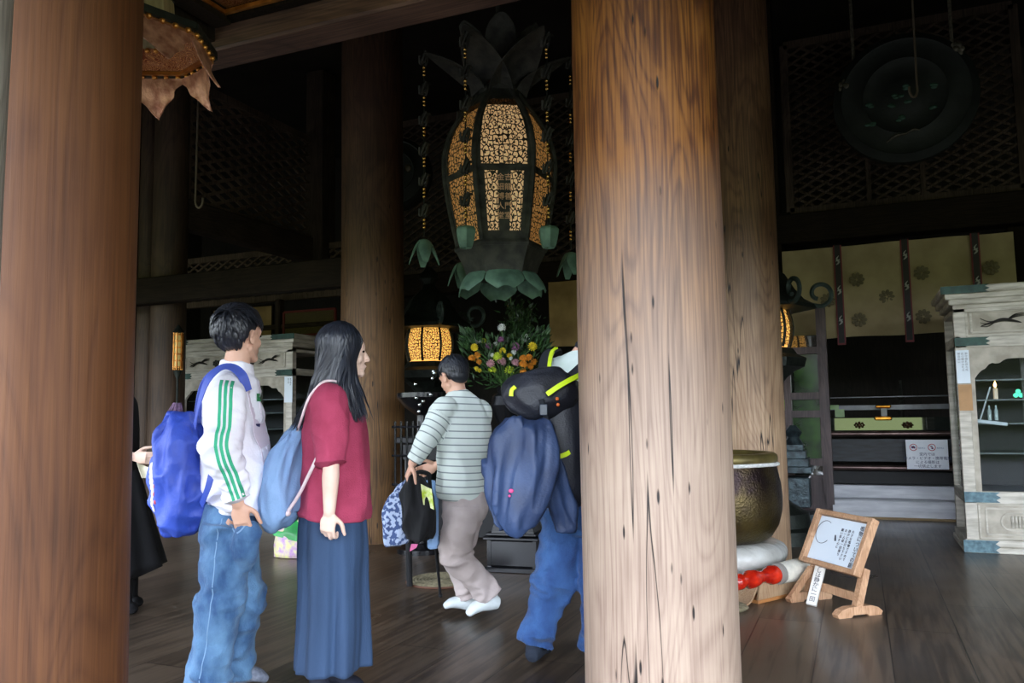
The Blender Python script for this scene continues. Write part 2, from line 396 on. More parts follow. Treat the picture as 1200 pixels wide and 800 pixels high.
# ---------------------------------------------------------------- shell
def shell(name, c, s, m=DW2):
    o = MB().box(c, s).build(name, m, smooth=False); return struct(o)
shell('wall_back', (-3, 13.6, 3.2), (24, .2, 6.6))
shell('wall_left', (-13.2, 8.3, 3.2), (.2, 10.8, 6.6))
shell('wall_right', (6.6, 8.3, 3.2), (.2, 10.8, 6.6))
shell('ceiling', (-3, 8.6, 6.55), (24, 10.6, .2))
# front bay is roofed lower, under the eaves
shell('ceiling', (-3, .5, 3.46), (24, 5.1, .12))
shell('trim_1', (-3, 3.42, 4.95), (24, .16, 3.0))     # wall above the front beam line

# ---------------------------------------------------------------- columns
def column(name, label, x, y, r, h, mat, n=64, seed=0, taper=.03, rz=0., lean=(0, 0)):
    mb = MB(); prof = []
    K = 60
    for i in range(K + 1):
        z = h * i / K; prof.append((r * (1 + .01 - taper * (z / 4.)), z))
    vs = MB().lathe(prof, n=n)
    out = []
    for v in vs.v:
        v = V(v); a = math.atan2(v.y, v.x); rr = math.hypot(v.x, v.y)
        rr += .006 * noise.noise(V((math.cos(a) * 1.2 + seed, math.sin(a) * 1.2, v.z * .5))) + .0025 * noise.noise(V((math.cos(a) * 5 + seed, math.sin(a) * 5, v.z * 1.5)))
        out.append((rr * math.cos(a) + lean[0] * v.z, rr * math.sin(a) + lean[1] * v.z, v.z))
    vs.v = out
    o = vs.build(name, mat, angle=60); o.location = (x, y, 0); o.rotation_euler.z = rz
    tag(o, label, 'pillar', kind='thing'); return o
GC = 'round timber pillars of the hall'
column('wooden_pillar', 'thick pale-footed round timber pillar in front, its top turning orange-brown', -.74, 3.16, .292, 3.395, C1M, seed=1, rz=.4, taper=.035)
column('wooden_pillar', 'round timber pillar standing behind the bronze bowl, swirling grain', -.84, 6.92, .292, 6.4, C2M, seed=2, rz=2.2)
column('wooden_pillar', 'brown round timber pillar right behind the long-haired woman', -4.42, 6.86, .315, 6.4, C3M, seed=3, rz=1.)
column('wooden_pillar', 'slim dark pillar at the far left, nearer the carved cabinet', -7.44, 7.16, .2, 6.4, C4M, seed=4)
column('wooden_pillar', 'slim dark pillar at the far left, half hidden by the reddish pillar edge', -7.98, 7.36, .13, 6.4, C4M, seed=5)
p = at(46, 400, 2.6); column('cedar_pillar', 'reddish-brown smooth pillar filling the left edge of the photo', p.x, p.y, .285, 3.395, C0M, seed=6, rz=1.2, taper=.06)
p = at(-132, 400, 1.45); column('weathered_post', 'grey weathered post edge at the extreme left of the photo', p.x, p.y, .165, 3.395, GPM, seed=7, taper=-.06)
def beam(name, label, a, b, w, t, mat=DW, bev=.012):
    # built along its own Z so the grain runs lengthwise
    a = V(a); b = V(b); L_ = (b - a).length
    o = MB().box((0, 0, L_ / 2), (w, t, L_), bev=bev).build(name, mat, smooth=False)
    m = frame_from(b - a).to_4x4(); m.translation = a; o.matrix_world = m
    return tag(o, label, 'beam', kind='thing')
# frame_from(z along +X): x = zz cross X = Y ; y = X cross Y = Z -> w is across(Y), t is height(Z)
RB = wood('beam_red', srgb(48, 34, 30), srgb(78, 56, 48), srgb(104, 78, 66), rough=.55, cracks=False)
beam('ceiling_beam', 'thick reddish-brown beam running along the top beside the gilt canopy', (-9, 3.16, 3.19), (3.2, 3.16, 3.19), .20, .27, RB)
beam('tie_beam', 'long dark beam between pillars above the left carved cabinet', (-9, 6.86, 2.66), (-4.5, 6.86, 2.66), .16, .30)
beam('tie_beam', 'dark beam sloping away in front of the left lattice', (-7.4, 7.1, 3.66), (-7.4, 9.9, 3.66), .20, .36, LW)
beam('tie_beam', 'dark beam above the flowers behind the big lantern', (-6.6, 9.9, 3.02), (-1.1, 9.9, 3.02), .2, .3)
beam('tie_beam', 'wide dark beam under the lattice with the gong, above the white curtain', (-1.4, 9.86, 3.28), (4.2, 9.86, 3.28), .26, .34)
beam('hanging_post', 'short dark post standing on the far end of the left sloping beam', (-7.3, 9.9, 3.4), (-7.3, 9.9, 6.4), .34, .3, LW)
beam('hanging_post', 'dark post right of the pillar behind the bronze bowl, beside the gong lattice', (-.86, 9.86, 0), (-.86, 9.86, 6.4), .2, .26)
beam('hanging_post', 'dark post beside the white curtain end, right of the last tie', (1.62, 9.95, 2.0), (1.62, 9.95, 3.1), .16, .16)

# ---------------------------------------------------------------- lattices
def lattice(name, label, o0, ux, uy, w, h, step=.2, rise=.11, sw=.028, frame=.09, mat=DW, posts=()):
    """diagonal slats clipped to a w x h rectangle spanned by ux, uy at o0"""
    t = thing(name, label, 'lattice', (0, 0, 0)); ux = V(ux); uy = V(uy); nrm = ux.cross(uy); o0 = V(o0); mb = MB()
    for sgn in (1, -1):
        sl = sgn * rise / step * 1.0
        c0, c1 = -abs(sl) * w - h, h + abs(sl) * w; k = c0
        while k < c1:
            pts = []
            # line y = sl*x + k
            for x in (0, w):
                y = sl * x + k
                if 0 <= y <= h: pts.append((x, y))
            for y in (0, h):
                x = (y - k) / sl
                if 0 < x < w: pts.append((x, y))
            if len(pts) >= 2:
                pts.sort(); a, b = pts[0], pts[-1]
                if math.dist(a, b) > .05:
                    off = nrm * (.012 * sgn)
                    mb.bar(o0 + ux * a[0] + uy * a[1] + off, o0 + ux * b[0] + uy * b[1] + off, sw, .02, ref=nrm)
            k += rise
    mb.build('slat_lattice', mat, t, smooth=False)
    fr = MB(); e = frame
    for a, b in (((0, 0), (w, 0)), ((0, h), (w, h)), ((0, 0), (0, h)), ((w, 0), (w, h))):
        fr.bar(o0 + ux * a[0] + uy * a[1], o0 + ux * b[0] + uy * b[1], e, .08, ref=nrm)
    fr.build('lattice_frame', mat, t, smooth=False)
    for x in posts:
        MB().bar(o0 + ux * x + nrm * .03, o0 + ux * x + uy * (h * .32) + nrm * .03, .05, .04, ref=nrm).build('stile', mat, t, smooth=False)
    return t
LWL = wood('lattice_timber_pale', srgb(58, 47, 38), srgb(84, 70, 58), srgb(104, 88, 74), rough=.8, spec=.2, cracks=False)  # paler tone of the lattice timber, for the left panels
lattice('lattice_panel', 'dark diamond lattice panel behind the round gong at upper right', (-.62, 9.9, 3.5), (1, 0, 0), (0, 0, 1), 2.36, 2.02, mat=LW, posts=(.85, 1.4))
lattice('lattice_panel', 'dark diamond lattice above the sloping beam at upper left', (-7.4, 7.35, 3.84), (0, 1, 0), (0, 0, 1), 2.45, 1.5, mat=LWL, step=.34, rise=.14, sw=.04)
lattice('lattice_panel', 'small dark diamond lattice beneath the sloping beam at left', (-10.2, 9.95, 3.02), (1, 0, 0), (0, 0, 1), 4.0, .72, mat=LWL)
lattice('lattice_panel', 'dark diamond lattice behind the big hanging lantern', (-6.1, 9.95, 3.2), (1, 0, 0), (0, 0, 1), 4.7, 2.2, mat=LW)

# ---------------------------------------------------------------- coffered gilt panels of the front bay
def scroll_gold(name, c_hi, c_lo, sc=22.):
    if name in MATS: return MATS[name]
    m = M(name, c_hi, rough=.45, metal=.35); nt = m.node_tree; b = nt.nodes['Principled BSDF']; L = nt.links.new
    tc = nn(nt, 'ShaderNodeTexCoord'); n = nn(nt, 'ShaderNodeTexNoise', i_Scale=sc, i_Detail=1., i_Distortion=1.2); L(tc.outputs['Object'], n.inputs['Vector'])
    mu = nn(nt, 'ShaderNodeMath', operation='MULTIPLY'); mu.inputs[1].default_value = 7.; L(n.outputs['Fac'], mu.inputs[0])
    pp = nn(nt, 'ShaderNodeMath', operation='PINGPONG'); pp.inputs[1].default_value = .5; L(mu.outputs[0], pp.inputs[0])
    r = ramp(nt, pp.outputs[0], [(.10, c_lo), (.24, c_hi), (.40, c_lo)]); L(r.outputs[0], b.inputs['Base Color'])
    bp = nn(nt, 'ShaderNodeBump', i_Strength=.5, i_Distance=.01); L(pp.outputs[0], bp.inputs['Height']); L(bp.outputs[0], b.inputs['Normal'])
    return m
SG = scroll_gold('scroll_gold', srgb(226, 168, 104), srgb(132, 66, 32))
t = thing('coffer_ceiling', 'gilt scroll-painted ceiling coffer with dark frame above the front beam', 'ceiling panel', (-2.83, 3.03, 3.2))
mb = MB(); mb.box((.72, -.42, .03), (1.38, .78, .02)); mb.build('painted_panel', SG, t, smooth=False)
mb = MB()
mb.bar((0, 0, 0), (1.5, 0, 0), .05, .06); mb.bar((0, 0, 0), (0, -.85, 0), .10, .10); mb.bar((-.12, .1, -.03), (-.12, -.85, -.03), .08, .14); mb.bar((1.5, 0, 0), (1.5, -.85, 0), .07, .06); mb.bar((0, -.85, 0), (1.5, -.85, 0), .07, .06)
mb.build('coffer_frame', DW, t, smooth=False)
mb = MB(); mb.bar((.05, -.045, -.01), (1.45, -.045, -.01), .02, .02); mb.bar((.05, -.05, -.01), (.05, -.82, -.01), .02, .02); mb.build('gilt_edging', GOLD, t, smooth=False)

# canopy: hexagonal gilt canopy hanging over the front bay
t = thing('gilded_canopy', 'gilded octagonal hanging canopy with leaf-shaped metal fringe at upper left', 'canopy')
pc = V((-2.73, 2.37, 2.77)); rad = .345; NK = 8; rot0 = R(49.5)
def hexp(r, z, k, off=0.): a = rot0 + k * 2 * PI / NK + off; return pc + V((r * math.cos(a), r * math.sin(a), z))
PINKM = M('copper_leaf', srgb(214, 162, 132), rough=.45, metal=.5, col2=srgb(150, 96, 74), scale=20, bump=.2)
rim = MB(); edg = MB(); pan = MB(); band = MB()
for k in range(NK):
    a, b = hexp(rad, 0, k), hexp(rad, 0, k + 1)
    rim.bar(a, b, .030, .030); edg.bar(hexp(rad * .95, -.010, k), hexp(rad * .95, -.010, k + 1), .016, .016)
    a1, b1 = hexp(rad * .93, .0, k), hexp(rad * .93, .0, k + 1); a2, b2 = hexp(rad * .56, .05, k), hexp(rad * .56, .05, k + 1)
    pan.add([a1, b1, b2, a2, a1 + V((0, 0, .01)), b1 + V((0, 0, .01)), b2 + V((0, 0, .01)), a2 + V((0, 0, .01))], [(0, 1, 2, 3), (7, 6, 5, 4), (0, 4, 5, 1), (1, 5, 6, 2), (2, 6, 7, 3), (3, 7, 4, 0)])
    a4, b4 = hexp(rad * .52, .20, k), hexp(rad * .52, .20, k + 1)
    band.add([a2, b2, b4, a4], [(0, 1, 2, 3)])
    for i in range(5):
        MB().ell(a.lerp(b, (i + .5) / 5) + V((0, 0, -.022)), .013, n=8, m=6).build('gilt_bead', GOLD, t)
        if i < 4: MB().ell(a2.lerp(b2, (i + .5) / 4) + V((0, 0, -.010)), .012, n=8, m=6).build('gilt_bead', GOLD, t)
rim.build('rim', BRONZE, t, smooth=False); edg.build('gilt_edging', GOLD, t, smooth=False); pan.build('painted_panel', SG, t, smooth=False)
band.build('inner_band', M('pale_gilt', srgb(190, 180, 140), rough=.5, metal=.3, col2=srgb(140, 130, 96), scale=30, stretch=(1, 1, .1)), t, smooth=False)
for k in range(NK):
    a, b = hexp(rad, 0, k), hexp(rad, 0, k + 1); c = a.lerp(b, .5); out = (c - pc); out.z = 0; out.normalize()
    def fn(u, v, c=c, out=out):
        s_ = (u - .5) * 2; w = .135 * (1 - v ** 1.2) * (1 + .10 * math.sin(v * 15)) + .002; tang = out.cross(zz)
        return c + tang * (s_ * w) + out * (.02 * v + .05 * v * v - .012 * s_ * s_) + V((0, 0, -.030 - .165 * v))
    MB().grid(fn, 10, 14, thick=.004).build('leaf_pendant', PINKM, t)
MB().bar(pc + V((0, 0, .20)), pc + V((0, 0, .62)), .03).build('hanging_rod', BRONZE, t, smooth=False)
inner = MB(); inner.lathe([(rad * .53, .20), (rad * .3, .26), (.03, .30)], c=pc, n=8); inner.build('crown', BRONZE, t, smooth=False)
def openwork(name, metal, su, sv, dens=.5):
    """pierced metal: crescents and leaves cut through a sheet (real transparency), driven by the panel's own UVs"""
    if name in MATS: return MATS[name]
    m = M(name, metal, rough=.5, metal=.5, scale=20); nt = m.node_tree; L = nt.links.new; b = nt.nodes['Principled BSDF']
    uv = nn(nt, 'ShaderNodeUVMap'); mp = nn(nt, 'ShaderNodeMapping'); mp.inputs['Scale'].default_value = (su, sv, 1); L(uv.outputs[0], mp.inputs[0])
    nz = nn(nt, 'ShaderNodeTexNoise', i_Scale=.7, i_Detail=1.); L(mp.outputs[0], nz.inputs['Vector'])
    sc_ = nn(nt, 'ShaderNodeVectorMath', operation='SCALE'); L(nz.outputs['Color'], sc_.inputs[0]); sc_.inputs['Scale'].default_value = .6
    adv = nn(nt, 'ShaderNodeVectorMath', operation='ADD'); L(mp.outputs[0], adv.inputs[0]); L(sc_.outputs[0], adv.inputs[1])
    fl_ = nn(nt, 'ShaderNodeVectorMath', operation='MULTIPLY'); fl_.inputs[1].default_value = (1, 1, 0); L(adv.outputs[0], fl_.inputs[0])
    masks = []
    for off, rr, cut in (((0, 0, 0), .62, .50), ((.5, .37, 0), .30, .0)):
        ao = nn(nt, 'ShaderNodeVectorMath', operation='ADD'); ao.inputs[1].default_value = off; L(fl_.outputs[0], ao.inputs[0])
        vo = nn(nt, 'ShaderNodeTexVoronoi', voronoi_dimensions='2D', i_Scale=1.); vo.inputs['Randomness'].default_value = .75; L(ao.outputs[0], vo.inputs['Vector'])
        sb = nn(nt, 'ShaderNodeVectorMath', operation='SUBTRACT'); L(ao.outputs[0], sb.inputs[0]); L(vo.outputs['Position'], sb.inputs[1])
        sp = nn(nt, 'ShaderNodeSeparateColor'); L(vo.outputs['Color'], sp.inputs[0])
        an = nn(nt, 'ShaderNodeMath', operation='MULTIPLY'); an.inputs[1].default_value = 6.28; L(sp.outputs[0], an.inputs[0])
        ro = nn(nt, 'ShaderNodeVectorRotate', rotation_type='Z_AXIS'); L(sb.outputs[0], ro.inputs['Vector']); L(an.outputs[0], ro.inputs['Angle'])
        l1 = nn(nt, 'ShaderNodeVectorMath', operation='LENGTH'); L(ro.outputs[0], l1.inputs[0])
        de = nn(nt, 'ShaderNodeTexVoronoi', voronoi_dimensions='2D', feature='DISTANCE_TO_EDGE', i_Scale=1.); de.inputs['Randomness'].default_value = .75; L(ao.outputs[0], de.inputs['Vector'])
        c1_ = nn(nt, 'ShaderNodeMath', operation='LESS_THAN'); c1_.inputs[1].default_value = rr; L(l1.outputs['Value'], c1_.inputs[0])
        ge = nn(nt, 'ShaderNodeMath', operation='GREATER_THAN'); ge.inputs[1].default_value = .10; L(de.outputs['Distance'], ge.inputs[0])
        mu = nn(nt, 'ShaderNodeMath', operation='MULTIPLY'); L(c1_.outputs[0], mu.inputs[0]); L(ge.outputs[0], mu.inputs[1])
        if cut:
            o2 = nn(nt, 'ShaderNodeVectorMath', operation='SUBTRACT'); o2.inputs[1].default_value = (.27, .05, 0); L(ro.outputs[0], o2.inputs[0])
            l2 = nn(nt, 'ShaderNodeVectorMath', operation='LENGTH'); L(o2.outputs[0], l2.inputs[0])
            g2 = nn(nt, 'ShaderNodeMath', operation='GREATER_THAN'); g2.inputs[1].default_value = .20; L(l2.outputs['Value'], g2.inputs[0])
            m2 = nn(nt, 'ShaderNodeMath', operation='MULTIPLY'); L(mu.outputs[0], m2.inputs[0]); L(g2.outputs[0], m2.inputs[1]); mu = m2
            masks.append(mu.outputs[0])
        else: masks.append(mu.outputs[0])
    out = masks[0]
    if dens > .5:
        mx = nn(nt, 'ShaderNodeMath', operation='MAXIMUM'); L(masks[0], mx.inputs[0]); L(masks[1], mx.inputs[1]); out = mx.outputs[0]
    iv = nn(nt, 'ShaderNodeMath', operation='SUBTRACT'); iv.inputs[0].default_value = 1.; L(out, iv.inputs[1]); L(iv.outputs[0], b.inputs['Alpha'])
    return m
OPW = openwork('pierced_bronze', srgb(50, 54, 46), 9.5, 13.5)
OPW2 = openwork('pierced_bronze_side', srgb(50, 54, 46), 9.5, 12.5)
OPS = openwork('pierced_bronze_small', srgb(40, 38, 28), 6.5, 11)
OPN = openwork('pierced_bronze_narrow', srgb(50, 54, 46), 2.8, 10)
PAPER = M('lamplit_paper_front_daylit', (.8, .74, .6), rough=.9, col2=(.7, .62, .48), emit=(1., .60, .26), estr=.36)
PAPER2 = M('lamplit_amber_paper', (.8, .6, .3), rough=.9, col2=(.8, .55, .25), emit=(1., .50, .10), estr=1.25)
PAPER3 = M('lamplit_paper_side_dimmed', (.6, .42, .2), rough=.9, col2=(.5, .32, .14), emit=(1., .46, .12), estr=.22, scale=3)
GREY_BR = M('dusty_bronze', srgb(74, 74, 66), rough=.7, metal=.3, col2=srgb(46, 48, 44), scale=10, bump=.3)
REDL = M('red_brown_band', srgb(92, 52, 42), rough=.5, metal=.3)

def rz_mat(a): return Matrix.Rotation(a, 4, 'Z')
def big_lantern():
    c = at(588, 350, 7.0); cx, cy = c.x, c.y
    t = thing('hanging_lantern', 'huge bronze hanging lantern with glowing pierced scrollwork panels', 'lantern', (cx, cy, 2.2))
    tocam = math.atan2(-cy, -cx) + R(5)
    Z = lambda py: 1.2 + (485 - py) * .00737 - 2.2
    prof = [(292, .37), (270, .405), (240, .45), (210, .485), (180, .495), (150, .435), (130, .34), (112, .235), (98, .165)]
    zs = [Z(a) for a, _ in prof]; rs = [b for _, b in prof]
    def rad(z): return float(np.interp(z, zs, rs))
    def rsm(z):  # smooth
        return sum(rad(z + d) for d in (-.06, -.03, 0, .03, .06)) / 5
    def corner(k, z, r=None, s=1.): a = tocam + R(30) + k * PI / 3; r = (r if r is not None else rsm(z)) * s; return V((r * math.cos(a), r * math.sin(a), z))
    z0, z1 = Z(290), Z(98)
    N = 26
    # ribs
    for k in range(6):
        mb = MB(); mb.tube([corner(k, z0 + (z1 - z0) * i / N) for i in range(N + 1)], .024, n=8, steps=N); mb.build('rib', GREY_BR, t)
    # horizontal mouldings
    for nm, py, r_, h_ in (('bottom_ring', 291, .40, .05), ('top_ring', 98, .19, .05)):
        mb = MB(); mb.lathe([(r_, -h_ / 2), (r_ * 1.03, 0), (r_, h_ / 2)], c=(0, 0, Z(py)), n=6, M3=Matrix.Rotation(tocam + R(30), 3, 'Z')); mb.build(nm, GREY_BR, t, smooth=False)
    # glowing paper liner, front daylight and dimmer sides put into the colours
    for k in range(6):
        zt_ = z0 + (z1 - z0) * .85
        MB().grid(lambda u, v: corner(k - 1, z0 + (zt_ - z0) * v, s=.93).lerp(corner(k, z0 + (zt_ - z0) * v, s=.93), u), 2, 20).build('paper_liner', PAPER if k == 0 else PAPER3, t)
    zo0, zo1, zbar = Z(286), Z(118), Z(205)
    for k in range(6):
        def P(u, v, a, b, k=k, ins=.10):
            z = a + (b - a) * v; p, q = corner(k - 1, z), corner(k, z); return p.lerp(q, ins + (1 - 2 * ins) * u)
        # upper openwork panel
        mb = MB(); mb.grid(lambda u, v: P(u, v, zbar, zo1), 10, 20)
        mb.build('pierced_panel', OPW if k == 0 else OPW2, t)
        mb = MB(); mb.grid(lambda u, v: P(u, v, zo1, z1, ins=.02), 6, 4, thick=.006); mb.build('shoulder_plate', GREY_BR, t)
        if k == 0:
            for (ua, ub) in ((.07, .36), (.64, .93)):
                mb = MB(); mb.grid(lambda u, v: P(ua + (ub - ua) * u, v, zo0 + .06, zbar - .04), 4, 16); mb.build('pierced_strip', OPN, t)
            mb = MB()
            for (ua, ub, va, vb) in ((.36, .64, 0, 1), (-.08, .07, 0, 1), (.93, 1.08, 0, 1)):
                mb.grid(lambda u, v: P(ua + (ub - ua) * u, v, zo0, zbar), 4, 14, thick=.008)
            mb.grid(lambda u, v: P(-.06 + 1.12 * u, v, zo0 - .02, zo0 + .06), 4, 3, thick=.008)
            mb.build('door_frame', GREY_BR, t)
        else:
            mb = MB(); mb.grid(lambda u, v: P(u, v, zo0, zbar - .03), 10, 14); mb.build('pierced_panel', OPW2, t)
        mb = MB(); mb.grid(lambda u, v: P(-.1 + 1.2 * u, v, zbar - .045, zbar + .01) * 1.0, 6, 2, thick=.012); mb.build('cross_band', GREY_BR, t)
        mb = MB()
        for sgn in (0, 1):
            mb.grid(lambda u, v: P((-.12 + .12 * u) if sgn == 0 else (1 + .12 * u), v, zo0, zo1), 2, 20, thick=.006)
        mb.build('panel_border', GREY_BR, t)
    # characters on the plaque
    a = tocam; n = V((math.cos(a), math.sin(a), 0)); zc = (zo0 + zbar) / 2 + .03; ap = rsm(zc) * math.cos(PI / 6) + .012
    xd = V((0, 0, 1)).cross(n)
    TXT = M('worn_gold_letters', srgb(250, 200, 160), rough=.7, metal=.0)
    for col, s_ in (('吉龍善門室', .032), ('金細博人堂', -.032)):
        for i, ch in enumerate(col):
            z = zc + .17 - i * .078; ap_ = rsm(z) * math.cos(PI / 6) + .006
            m4 = facing(n * ap_ + xd * s_ + V((0, 0, z)), n); text('plaque_character', ch, .066, m4, TXT, t, ext=.002)
    # base block and flange petals
    mb = MB(); mb.lathe([(.30, Z(325)), (.33, Z(312)), (.385, Z(296)), (.40, Z(292))], n=6, M3=Matrix.Rotation(tocam + R(30), 3, 'Z')); mb.build('base_block', GREY_BR, t, smooth=False)
    for k in range(6):
        a = tocam + k * PI / 3
        def pf(u, v, a=a):
            w = (.5 + .5 * v) * (1 - .55 * max(0, v - .6) ** 1.0 * 2.2 * 1.0)
            ang = a + (u - .5) * R(58) * (1 if v < .55 else 1 - (v - .55) * 1.5)
            r_ = .285 + .10 * v ** .9 + .02 * math.cos((u - .5) * PI)
            return V((r_ * math.cos(ang), r_ * math.sin(ang), Z(322) - .17 * v ** 1.1 + .02 * math.cos((u - .5) * PI) * v))
        MB().grid(pf, 10, 8, thick=.008).build('flange_petal', VERD, t)
    # neck, lotus petals and wide roof petals
    mb = MB(); mb.lathe([(.165, Z(98)), (.15, Z(94)), (.155, Z(91)), (.15, Z(88)), (.155, Z(85)), (.14, Z(80))], n=24); mb.build('neck', REDL, t)
    for k in range(6):
        a = tocam + k * PI / 3
        def lf(u, v, a=a):
            s_ = (u - .5) * 2; wid = math.sin(min(1, .35 + v * .9) * PI * .5) * (1 - max(0, v - .55) ** 2 * 3.6)
            r_ = .14 + .24 * v ** 1.3; ang = a + s_ * R(30) * wid
            return V((r_ * math.cos(ang), r_ * math.sin(ang), Z(82) + .44 * v - .03 * s_ * s_ * v))
        MB().grid(lf, 10, 10, thick=.008).build('lotus_petal', GREY_BR, t)
    for k in range(6):
        a = tocam + R(30) + k * PI / 3
        def rf(u, v, a=a):
            s_ = (u - .5) * 2; wid = .19 * (1 - v ** 2.2) + .012
            r_ = .14 + .52 * v; c_ = V((math.cos(a), math.sin(a), 0)); d_ = V((-math.sin(a), math.cos(a), 0))
            return c_ * r_ + d_ * (s_ * wid) + V((0, 0, Z(92) + .30 * v ** .6 - .10 * abs(s_) ** 1.5 * (1 - v)))
        MB().grid(rf, 8, 12, thick=.008).build('roof_petal', GREY_BR, t)
    MB().tube([(0, 0, Z(85)), (0, 0, Z(-60))], .02, n=8, steps=1).build('hanging_rod', GREY_BR, t)
    return t, tocam, V((cx, cy, 0))
bl, TOC, BLC = big_lantern()
def strand(name, label, top, bot, bell='cup', n_orn=5, group='bead strands around the big lantern'):
    """hanging strand of gilt beads and openwork ornaments with a bell-shaped drop"""
    t = thing(name, label, 'hanging ornament', bot, 0, group); Lz = (top - bot).z; ex = top - bot
    MB().tube([V((0, 0, .06)), ex], .006, n=6, steps=1).build('cord', BRONZE, t)
    for i in range(n_orn):
        z = .10 + (Lz - .10) * (i + .15) / n_orn
        for q in range(3): MB().ell(ex * (z / Lz) + V((0, 0, q * .034)), .014, n=8, m=6).build('bead', BRASS_L, t)
        z2 = z + (Lz - .1) / n_orn * .55; mb = MB(); c = ex * (z2 / Lz)
        for q in range(5):
            a = q * 2 * PI / 5; mb.tube([c + V((.05 * math.cos(a + s * 1.2) * (.3 + s * .5), .05 * math.sin(a + s * 1.2) * (.3 + s * .5), .05 * math.sin(s * 3 + q))) for s in (0, .5, 1, 1.5)], .010, n=6)
        mb.build('openwork_ornament', GREY_BR, t)
    if bell == 'cup':
        mb = MB(); mb.lathe([(.02, .07), (.075, .055), (.088, .03), (.085, .0), (.075, -.05), (.06, -.10), (.05, -.115), (.04, -.1), (.05, -.04)], n=6, cap=False); mb.build('cup_bell', VERD, t, angle=50)
    else:
        for q in range(4):
            a = q * PI / 2 + .6
            def pf(u, v, a=a):
                s_ = (u - .5) * 2; ang = a + s_ * R(42) * (1 - max(0, v - .5) * 1.6); r_ = .02 + .11 * v ** .8
                return V((r_ * math.cos(ang), r_ * math.sin(ang), .03 - .22 * v ** 1.6))
            MB().grid(pf, 8, 8, thick=.006).build('bell_petal', VERD, t)
    return t
BRASS_L = M('gilt_bead', srgb(232, 184, 96), rough=.25, metal=.8)
SL = 'bead strands around the big lantern'
strand('bead_strand', 'gilt bead strand ending in green petal bell, leftmost beside the pillar', at(497, 58, 7.0), at(497, 285, 7.0), 'leaf', 6)
strand('bead_strand', 'gilt bead strand ending in a green cup, before the lantern\'s left side', at(545, 36, 6.45), at(546, 274, 6.45), 'cup', 6)
strand('bead_strand', 'gilt bead strand ending in a green cup, before the lantern\'s right side', at(640, 36, 6.45), at(643, 274, 6.45), 'cup', 6)
strand('bead_strand', 'dim bead strand with green petal bell, behind the lantern at lower left', at(541, 120, 7.6), at(541, 312, 7.6), 'leaf', 4)
strand('bead_strand', 'dim bead strand half hidden between the lantern and the pale front pillar', at(668, 60, 7.2), at(669, 300, 7.2), 'leaf', 5)

def standing_lantern(label, p, rot):
    t = thing('standing_lantern', label, 'lantern', (p.x, p.y, 0), rot, 'pair of standing bronze lanterns'); zc = 1.965
    mb = MB(); mb.lathe([(.44, 0), (.44, .12), (.36, .14), (.34, .26), (.20, .34), (.12, .42), (.10, .6), (.12, .85), (.15, .92), (.12, .99), (.10, 1.2), (.12, 1.4), (.2, 1.5)], n=24); mb.build('post', BRONZE, t)
    mb = MB(); mb.lathe([(.2, 1.5), (.27, 1.56), (.36, 1.60), (.38, 1.68), (.30, 1.72), (.26, 1.78)], n=6); mb.build('firebox_tray', BRONZE, t, smooth=False)
    f = lambda z: .235 + .035 * math.cos((z - zc) / .36 * PI)
    mb = MB(); mb.lathe([(f(zc - .18 + .36 * i / 8) * .9, zc - .18 + .36 * i / 8) for i in range(9)], n=24, cap=False); mb.build('paper_liner', PAPER2, t)
    for k in range(8):
        a0 = k * PI / 4
        def pf(u, v, a0=a0): z = zc - .17 + .34 * v; a = a0 + PI / 4 * (.07 + .86 * u); return V((f(z) * math.cos(a), f(z) * math.sin(a), z))
        MB().grid(pf, 8, 10).build('pierced_panel', OPS, t)
        MB().tube([V((f(z) * math.cos(a0), f(z) * math.sin(a0), z)) for z in (zc - .18, zc - .09, zc, zc + .09, zc + .18)], .014, n=6).build('rib', BRONZE, t)
    mb = MB(); mb.lathe([(.50, 2.14), (.48, 2.18), (.38, 2.24), (.30, 2.34), (.22, 2.48), (.10, 2.58), (.07, 2.64), (.11, 2.70), (.10, 2.76), (.03, 2.84)], n=6); mb.build('roof', BRONZE, t, angle=30)
    for k in range(6):
        a = k * PI / 3; c_ = V((math.cos(a), math.sin(a), 0))
        pts = []
        for i in range(12):
            q = i / 11; th = -PI * .5 + q * PI * 1.9; rr = .12 * (1 - .55 * q)
            pts.append(c_ * (.52 + rr * math.cos(th)) + V((0, 0, 2.28 + rr * math.sin(th))))
        mb = MB(); mb.tube([c_ * .40 + V((0, 0, 2.19))] + pts, .022, n=6); mb.build('roof_curl', BRONZE_G, t)
    return t
BRONZE_G = M('green_bronze', srgb(64, 78, 70), rough=.5, metal=.4, col2=srgb(38, 48, 44), scale=12)
p = at(503, 403, 8.9); standing_lantern('standing bronze lantern with amber-lit firebox, right of the woman\'s pillar', p, .2)
p = at(889, 380, 7.35); standing_lantern('standing bronze lantern mostly hidden behind the pillar by the bronze bowl', V((p.x, p.y + .35, 0)), .12)
# narrow lit lantern edge at far left
p = at(209, 402, 9.3); t = thing('pierced_lantern', 'narrow gilt pierced lantern edge beside the far-left pillars', 'lantern', (p.x, p.y, 0))
mb = MB(); mb.lathe([(.08, 0), (.08, .05), (.012, .1), (.012, 1.65), (.05, 1.75)], n=16); mb.build('post', BRONZE, t)
mb = MB(); mb.lathe([(.042, 1.78), (.042, 2.18)], n=16); mb.build('paper_liner', M('dim_amber', (.5, .4, .15), emit=(1, .65, .15), estr=.10), t)
mb = MB()
for i in range(6): mb.lathe([(.05, 1.78 + i * .075), (.05, 1.80 + i * .075)], n=12)
for i in range(6): a = i * PI / 3; mb.bar((.05 * math.cos(a), .05 * math.sin(a), 1.76), (.05 * math.cos(a), .05 * math.sin(a), 2.20), .012)
mb.build('pierced_frame', GOLD, t, smooth=False)
MB().lathe([(.07, 2.19), (.03, 2.25), (.01, 2.28)], n=12).build('roof', BRONZE, t)

